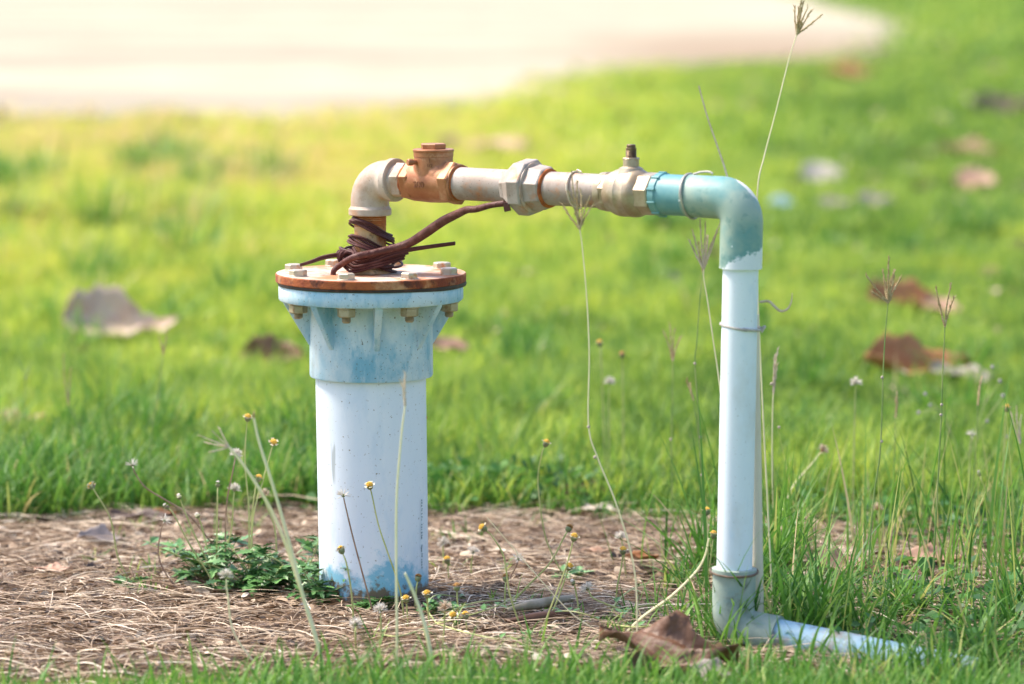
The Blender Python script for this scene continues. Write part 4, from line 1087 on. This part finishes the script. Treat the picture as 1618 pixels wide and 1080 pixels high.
# ------------------------------------------------------------------ small flowers on thin stems
def flower(px, py, path, kind, label, thick=.0010, depth=None, size=1.0, stem=None):
    """path: photo points from under the head down to the ground"""
    g = Pz(*path[-1]); yw = g[1] if depth is None else depth
    pts = [Py(px, py, yw)]+[Py(a_, b_, yw) for a_, b_ in path]
    if depth is None: pts[-1][2] = float(height(g[0], g[1]))-.003
    amp = random.uniform(-.012, .012)
    for i, p in enumerate(pts[:-1]): p[1] += amp*math.sin(i*1.3)*.6
    P_ = smooth_path(pts, 12+6*len(pts)); root = P_[-1]
    t = empty("flower_stalk", root, label, "flower", "small wild flowers on thin stems")
    mb = MB(); mb.add(*tube(P_, [thick*.75, thick, thick*1.1], 6)); mb.build("stem", stem or M_STEM, t, rel=root)
    top = P_[0]; d = top-P_[2]; d /= np.linalg.norm(d); s = .0052*size
    _, sx, sy = frame_from(d)
    if kind in ("yellow", "brown", "bud"):
        hd = MB(); hd.add(*lathe(top-d*s*.2, d, [(-s*.2, .0009), (s*.2, s*.62), (s*.7, s*.80), (s*.95, s*.74)], 10))
        h = hd.build("calyx", M_BRACT, t, rel=root)
        fl = MB()
        for k in range(26 if kind != "bud" else 12):
            a_ = 2.4*k; rr = s*.75*math.sqrt(k/26)
            fl.add(*ball(top+d*s*(1.0+.62*(1-(rr/(s*.8))**2))+(sx*math.cos(a_)+sy*math.sin(a_))*rr, s*.20, 6))
        fl.build("flower_head", M_YEL if kind == "yellow" else (M_BROWNF if kind == "brown" else M_FLUFF), t, rel=root)
        if kind == "yellow":
            pt = MB()
            for k in range(5):
                a_ = 6.283*k/5+.3; rd = sx*math.cos(a_)+sy*math.sin(a_); tg = np.cross(d, rd)
                c0 = top+d*s*.9+rd*s*.6; c1 = top+d*s*1.1+rd*s*1.25
                pt.add([c0-tg*s*.18, c0+tg*s*.18, c1+tg*s*.42, c1-tg*s*.42, c0-tg*s*.18-d*.0003, c0+tg*s*.18-d*.0003, c1+tg*s*.42-d*.0003, c1-tg*s*.42-d*.0003],
                       [(0, 1, 2, 3), (4, 5, 6, 7), (0, 1, 5, 4), (1, 2, 6, 5), (2, 3, 7, 6), (3, 0, 4, 7)])
            pt.build("petals", M_CREAMF, t, rel=root, smooth=0)
    else:       # seed head: spray of pale bristles round a small core
        hd = MB(); hd.add(*ball(top+d*s*.5, s*.45, 8)); hd.build("seed_core", M_BROWNF if kind == "tan" else M_BRACT, t, rel=root)
        fl = MB(); star = kind == "star"
        for k in range(26 if star else 80):
            v = np.random.default_rng(k+int(px)).normal(0, 1, 3); v /= np.linalg.norm(v)
            if v @ d < -.35: v = v-2*(v @ d)*d
            L = s*(1.9 if star else 1.45)*random.uniform(.8, 1.1)
            c = top+d*s*.5; fl.add(*tube([c+v*s*.2, c+v*L*.6, c+v*L], [.00028, .00045, .0002] if star else [.0002, .0005, .0003], 4))
        fl.build("flower_head", M_FLUFF if kind != "tan" else M_SPIKE_P, t, rel=root)
    return t
FL = [
 (147, 771, [(152, 778), (175, 820), (186, 880), (208, 922)], "yellow", "cream and yellow flower, farthest left, leaning over the straw"),
 (210, 738, [(214, 748), (230, 770), (262, 790), (300, 815), (345, 870), (400, 920)], "star", "white starry seed head on a long stem bending left", M_STEM_B),
 (284, 787, [(288, 800), (305, 840), (330, 890), (350, 930)], "bud", "round grey bud above the left weed, highest of the close buds"),
 (265, 802, [(275, 812), (300, 860), (325, 900), (350, 940)], "bud", "small dark bud just left of the highest grey bud"),
 (259, 825, [(254, 840), (250, 875), (262, 905), (290, 940)], "star", "drooping white seed head on a brown hooked stem", M_STEM_B),
 (313, 817, [(318, 832), (328, 870), (345, 925)], "bud", "little brown bud standing alone right of the paired buds"),
 (372, 722, [(368, 745), (358, 800), (355, 900), (352, 930)], "fluff", "fluffy white seed ball crossed by a thick pale stalk", M_STEM_B),
 (370, 777, [(369, 790), (365, 840), (350, 890), (345, 925)], "fluff", "fluffy cream seed ball below the one crossed by the stalk"),
 (391, 664, [(389, 680), (387, 730), (393, 800), (394, 860), (392, 925)], "yellow", "tall yellow flower, highest of the group left of the casing"),
 (431, 702, [(428, 712), (415, 760), (400, 820), (395, 930)], "yellow", "yellow and white flower tilted right near the casing's left"),
 (407, 760, [(403, 775), (398, 830), (400, 930)], "yellow", "yellow flower just above the cream fringed one"),
 (418, 785, [(422, 800), (435, 840), (438, 920)], "tan", "cream fringed old flower head close left of the casing"),
 (344, 768, [(344, 785), (343, 840), (342, 930)], "bud", "blurred pale bud left of the fluffy cream ball"),
 (668, 666, [(664, 680), (655, 735), (648, 810), (640, 840), (632, 880), (630, 945)], "brown", "brown-topped flower on a tall bent stem before the casing's right edge"),
 (543, 786, [(546, 800), (558, 850), (578, 925), (592, 972)], "star", "withered brown head on a leaning stem before the casing's left side", M_STEM_B),
 (585, 771, [(588, 785), (598, 830), (612, 870), (632, 930), (640, 985)], "yellow", "small yellow bud before the middle of the casing"),
 (541, 873, [(548, 890), (556, 940), (560, 1010)], "yellow", "low yellow bud before the casing's left foot"),
 (660, 917, [(658, 930), (655, 965)], "brown", "orange bud touching the casing's lower right corner"),
 (642, 951, [(643, 962), (645, 990)], "yellow", "tiny white and yellow flower right at the casing's foot"),
 (675, 943, [(676, 960), (680, 1000)], "yellow", "blurred pale yellow bud right of the casing's foot"),
 (703, 963, [(702, 985), (700, 1030)], "tan", "large blurred orange-cream head right of the casing's foot"),
 (716, 976, [(717, 985), (720, 1005)], "yellow", "little yellow flower under the large orange-cream head"),
 (736, 977, [(737, 986), (738, 1008)], "yellow", "little orange flower right of the large orange-cream head"),
 (601, 968, [(602, 985), (603, 1030)], "fluff", "blurred white seed ball low in front of the casing"),
 (562, 990, [(562, 1000), (563, 1045)], "fluff", "faint pinkish seed ball at the bottom under the casing"),
 (357, 914, [(360, 940), (370, 1000), (410, 1060)], "fluff", "blurred cream head on a bent foreground stem left of the casing", M_STEM_Y),
 (861, 704, [(856, 718), (850, 760), (858, 830), (870, 870), (898, 918)], "yellow", "tall white and yellow flower between the casing and upright pipe"),
 (767, 837, [(778, 848), (796, 880), (806, 940), (828, 1005)], "yellow", "yellow bud nodding left on a pale stem over the straw"),
 (897, 838, [(890, 850), (868, 890), (830, 930), (795, 970)], "brown", "tan bud on a long stem slanting up to the right"),
 (906, 853, [(903, 865), (893, 900), (870, 960), (852, 1005)], "yellow", "blurred yellow bud right behind the slanting tan bud"),
 (700, 860, [(700, 870), (702, 900)], "fluff", "whitish fluffy head low over the straw right of the casing"),
 (747, 876, [(745, 888), (744, 915)], "fluff", "whitish fluffy head second to the right of the casing"),
 (707, 889, [(708, 900), (710, 925)], "yellow", "faint yellow bud under the two whitish heads"),
 (818, 886, [(815, 896), (806, 915), (812, 935)], "star", "white star seed head on a hooked brown stem over the straw", M_STEM_B),
 (722, 932, [(723, 950), (726, 985)], "brown", "blurred tan bud above the large orange-cream head"),
 (799, 917, [(798, 935), (797, 975)], "brown", "orange bud above the curled pod's left end"),
 (898, 899, [(895, 908), (880, 950), (862, 990)], "yellow", "small bright yellow flower above the curled pod's right end"),
 (930, 933, [(940, 945), (985, 965), (1010, 985)], "fluff", "blurred white seed head right of the curled pod"),
 (906, 922, [(910, 935), (918, 985)], "bud", "pale bud between the curled pod and the white seed head"),
 (984, 874, [(982, 895), (975, 930), (972, 975)], "yellow", "yellow bud on a vertical stem midway to the upright pipe"),
 (982, 852, [(985, 870), (990, 915)], "fluff", "pinkish white seed head just above the midway yellow bud"),
 (1117, 812, [(1118, 850), (1117, 900), (1105, 940)], "yellow", "yellow bud close left of the upright pipe, upper of two"),
 (1127, 849, [(1123, 880), (1116, 930)], "yellow", "yellow bud touching the upright pipe's left side, lower of two"),
 (1297, 714, [(1285, 730), (1255, 765), (1235, 805), (1215, 830), (1205, 870)], "tan", "closed pinkish head on a straight stem slanting right of the upright pipe", M_STEM_Y),
 (1548, 751, [(1552, 762), (1575, 820), (1590, 880)], "bud", "dark small bud in the tall grass near the right edge"),
 (1590, 649, [(1588, 665), (1585, 740), (1580, 860)], "yellow", "white and yellow flower high at the photo's right edge"),
 (1387, 806, [(1388, 825), (1390, 880)], "tan", "beige blurred head low in the grass right of the pipe"),
 (1352, 608, [(1351, 640), (1349, 740), (1347, 850)], "fluff", "round pale head on a tall thin stem over the right lawn"),
 (1535, 690, [(1533, 720), (1528, 850)], "star", "white small head in the grass at the right"),
 (948, 546, [(950, 570), (955, 700), (960, 790)], "yellow", "small cream flower high over the turf between the pipes"),
 (983, 564, [(984, 590), (985, 700), (985, 795)], "brown", "dim tan flower right of the small high cream one"),
 (963, 607, [(962, 640), (962, 720), (962, 792)], "fluff", "blurred white flower below the small high cream one"),
]
for f in FL:
    flower(f[0], f[1], f[2], f[3], f[4], stem=f[5] if len(f) > 5 else None, thick=.0013, size=1.45 if f[3] in ("tan", "fluff") else (1.2 if f[3] != "bud" else .95))
# branching weed with tiny lilac heads at the far right
g = Pz(1530, 800); yw = g[1]
t = empty("branching_weed", g, "branching weed with tiny lilac buds above the tall grass at the right", "plant")
mb = MB(); hd = MB()
for path in (((1530, 800), (1520, 740), (1505, 690), (1480, 645), (1462, 622)), ((1505, 690), (1490, 650), (1470, 640)), ((1480, 645), (1452, 652)), ((1520, 740), (1555, 640), (1568, 580)),
             ((1555, 640), (1580, 602)), ((1545, 680), (1585, 625)), ((1530, 720), (1560, 665)), ((1535, 760), (1590, 690))):
    P_ = smooth_path([Py(a_, b_, yw) for a_, b_ in path], 16); mb.add(*tube(P_, [.0010, .0006], 5))
    hd = MB(); hd.add(*ball(P_[-1], .0031, 10, 1.2, .15)); hd.build("flower_head", M_LILAC, t, rel=g)
mb.build("stem", M_STEM, t, rel=g)

# ------------------------------------------------------------------ seeding grass stalks
def spike(mb, a_, b_, r, bris=14, n=16):
    P_ = smooth_path([a_, (a_+b_)/2+np.array([random.uniform(-.002, .002), 0, random.uniform(-.001, .001)]), b_], n*2)
    R = [r*(.55 if i % 2 else 1.0)*(1-.5*(i/(n*2))) for i in range(n*2)]
    mb.add(*tube(P_, R, 6))
    d = (b_-a_)/np.linalg.norm(b_-a_)
    for k in range(bris):
        p = P_[random.randint(1, len(P_)-2)]; v = np.array([random.gauss(0, 1) for _ in range(3)]); v -= d*(v @ d); v /= np.linalg.norm(v)
        mb.add(*tube([p, p+(v*.5+d)*r*2.6], [r*.45, r*.12], 4))
def stalk(head, tips, path, label, mat=None, smat=None, r=.0012, sr=.0019, nodes=(), depth=None, bris=14):
    g = Pz(*path[-1]); yw = g[1] if depth is None else depth
    pts = [Py(*head, yw)]+[Py(a_, b_, yw) for a_, b_ in path]
    if depth is None: pts[-1][2] = float(height(g[0], g[1]))-.004
    if depth is not None and pts[-1][2] > 0: pts.append(np.array([pts[-1][0]+.004, yw, -.004]))
    P_ = smooth_path(pts, 14+8*len(pts)); root = P_[-1]
    t = empty("grass_stalk", root, label, "grass stalk", "seeding grass stalks")
    mb = MB(); mb.add(*tube(P_, [r*.7, r, r*1.2], 6)); st = mb.build("stem", mat or M_STEM_G, t, rel=root)
    for (a_, b_) in nodes:
        mb = MB(); mb.add(*ball(Py(a_, b_, yw), r*2.0, 8, 1.1)); mb.build("node", M_NODE, t, rel=root)
    if tips:
        mb = MB(); h = P_[0]
        for (a_, b_) in tips:
            e_ = Py(a_, b_, yw); e_[1] += random.uniform(-.012, .012); spike(mb, h, e_, sr, bris)
        mb.build("seed_head", smat or M_SPIKE, t, rel=root)
    return t
stalk((916, 362), [(888, 322), (897, 300), (903, 268), (912, 285), (918, 300), (932, 308), (938, 322)], [(920, 390), (927, 470), (931, 560), (930, 672), (945, 725), (975, 800), (1003, 905)],
      "yellow-stemmed seed head standing before the steel pipe left of the ball valve", M_STEM_Y, nodes=[(930, 674), (940, 722)], depth=-.40)
stalk((1112, 425), [(1088, 378), (1094, 362), (1106, 345), (1114, 348), (1120, 372), (1133, 362), (1138, 350)], [(1112, 440), (1118, 475), (1128, 545), (1136, 600), (1150, 720), (1165, 900)],
      "pale seed head with fingers spread below the teal elbow", M_STEM_Y, M_SPIKE_P, depth=-.33)
stalk((1111, 430), [(1104, 380), (1117, 372)], [(1106, 470), (1101, 540), (1098, 574), (1103, 650), (1106, 720), (1116, 830), (1120, 900)],
      "green stem with narrow head tightly left of the spread one below the elbow", M_STEM_G, nodes=[(1098, 574), (1107, 690), (1109, 750)])
stalk((1403, 478), [(1367, 432), (1395, 425), (1403, 402), (1410, 440), (1425, 438), (1414, 425), (1378, 460), (1400, 445)], [(1398, 540), (1395, 600), (1394, 640), (1390, 720), (1378, 810), (1366, 1000)],
      "seed head with brown and white fingers before the arched leaf at the right", M_STEM_G, nodes=[(1394, 596), (1393, 697)], bris=26)
stalk((1493, 516), [(1478, 452), (1483, 470), (1502, 445), (1508, 468)], [(1492, 540), (1489, 600), (1488, 640), (1482, 760), (1470, 985)],
      "narrow upright seed head right of the brown and white one", M_STEM_G, nodes=[(1488, 639), (1487, 655)])
stalk((1259, 54), [(1256, 10), (1262, 8), (1270, 0), (1276, 10), (1282, 15), (1301, 22), (1266, -8)], [(1247, 92), (1225, 180), (1208, 245), (1197, 300), (1196, 420), (1205, 640), (1218, 900)],
      "tallest pale seeding stalk, rising from behind the teal elbow to the top edge", M_STEM_Y, depth=-.30)
stalk((1063, 570), [(1048, 522), (1058, 510), (1066, 520), (1076, 530)], [(1063, 600), (1061, 700), (1062, 780), (1064, 850)], "dim seed head over the turf left of the upright pipe", M_STEM_G, nodes=[(1060, 694), (1060, 833)])
stalk((1222, 622), [(1224, 560), (1228, 575), (1230, 550)], [(1221, 640), (1220, 720), (1222, 800), (1226, 900)], "closed bristly spike beside the right edge of the upright pipe", M_STEM_Y, M_SPIKE_P, bris=30, nodes=[(1219, 606), (1231, 675)])
stalk((1096, 632), [(1085, 598), (1091, 606)], [(1100, 660), (1107, 720), (1112, 800), (1120, 880)], "short brown spike left of the upright pipe", M_STEM_G)
stalk((1415, 660), [(1418, 618), (1416, 626)], [(1414, 700), (1411, 760), (1400, 860)], "short brown spike between the two seed heads at the right", M_STEM_G)
stalk((1545, 640), [(1553, 595), (1549, 600)], [(1543, 690), (1538, 760), (1530, 870)], "brown spike over the tall grass near the big grey leaf", M_STEM_G)
stalk((1612, 700), [(1598, 650), (1606, 640), (1615, 655)], [(1610, 760), (1605, 870)], "pale brown seed head cut by the right edge", M_STEM_G, M_SPIKE_P)
stalk((640, 640), [(640, 588), (634, 600)], [(634, 690), (627, 780), (626, 870), (627, 1000), (626, 1075)], "blurred pinkish spike and pale stem in front of the casing", M_STEM_Y, M_SPIKE_P, r=.0018, sr=.0022)
stalk((362, 706), [(314, 686), (322, 700), (335, 680), (345, 676), (330, 712)], [(385, 735), (420, 790), (448, 850), (475, 930), (500, 1010), (512, 1075)], "blurred pink open head on a thick pale foreground stalk left of the casing", M_STEM_Y, M_SPIKE_P, r=.0026, sr=.0013)
stalk((401, 660), [(400, 652)], [(410, 700), (432, 770), (455, 850), (480, 945), (505, 1030), (513, 1078)], "straight pale foreground stalk with a blunt tip beside the pink open head", M_STEM_Y, r=.0025, bris=2)
stalk((640, 905), [], [(655, 940), (672, 990), (684, 1050), (690, 1080)], "thick cream bare stalk cut short in front of the casing's foot", M_STEM_Y, r=.0028)
stalk((1104, 135), [], [(1118, 185), (1135, 235), (1147, 272), (1160, 330), (1170, 520), (1182, 900)], "dry pinkish straw blade rising behind the teal elbow", M_SPIKE_P, r=.0016, depth=-.365)
stalk((1120, 850), [], [(1113, 880), (1098, 905), (1060, 942), (1015, 975), (975, 1015)], "long pale stalk slanting over the straw left of the foot elbow", M_STEM_Y, r=.0020)
stalk((770, 818), [], [(800, 830), (850, 850), (900, 868)] if False else [(880, 945), (925, 985), (975, 1010)], "thin pale bare stem leaning over the curled pod", M_STEM_Y, r=.0009)
stalk((258, 560), [(250, 530), (264, 520)], [(250, 620), (238, 700), (232, 800)], "thin spike over the turf at the left", M_STEM_G)
stalk((40, 600), [(30, 572), (50, 570), (44, 580)], [(38, 660), (40, 770)], "forked green stem over the turf at the far left", M_STEM_G, M_STEM_G, bris=4)
stalk((108, 640), [(100, 560), (112, 580)], [(130, 690), (150, 790)], "slanting thin spike on the left turf", M_STEM_G)
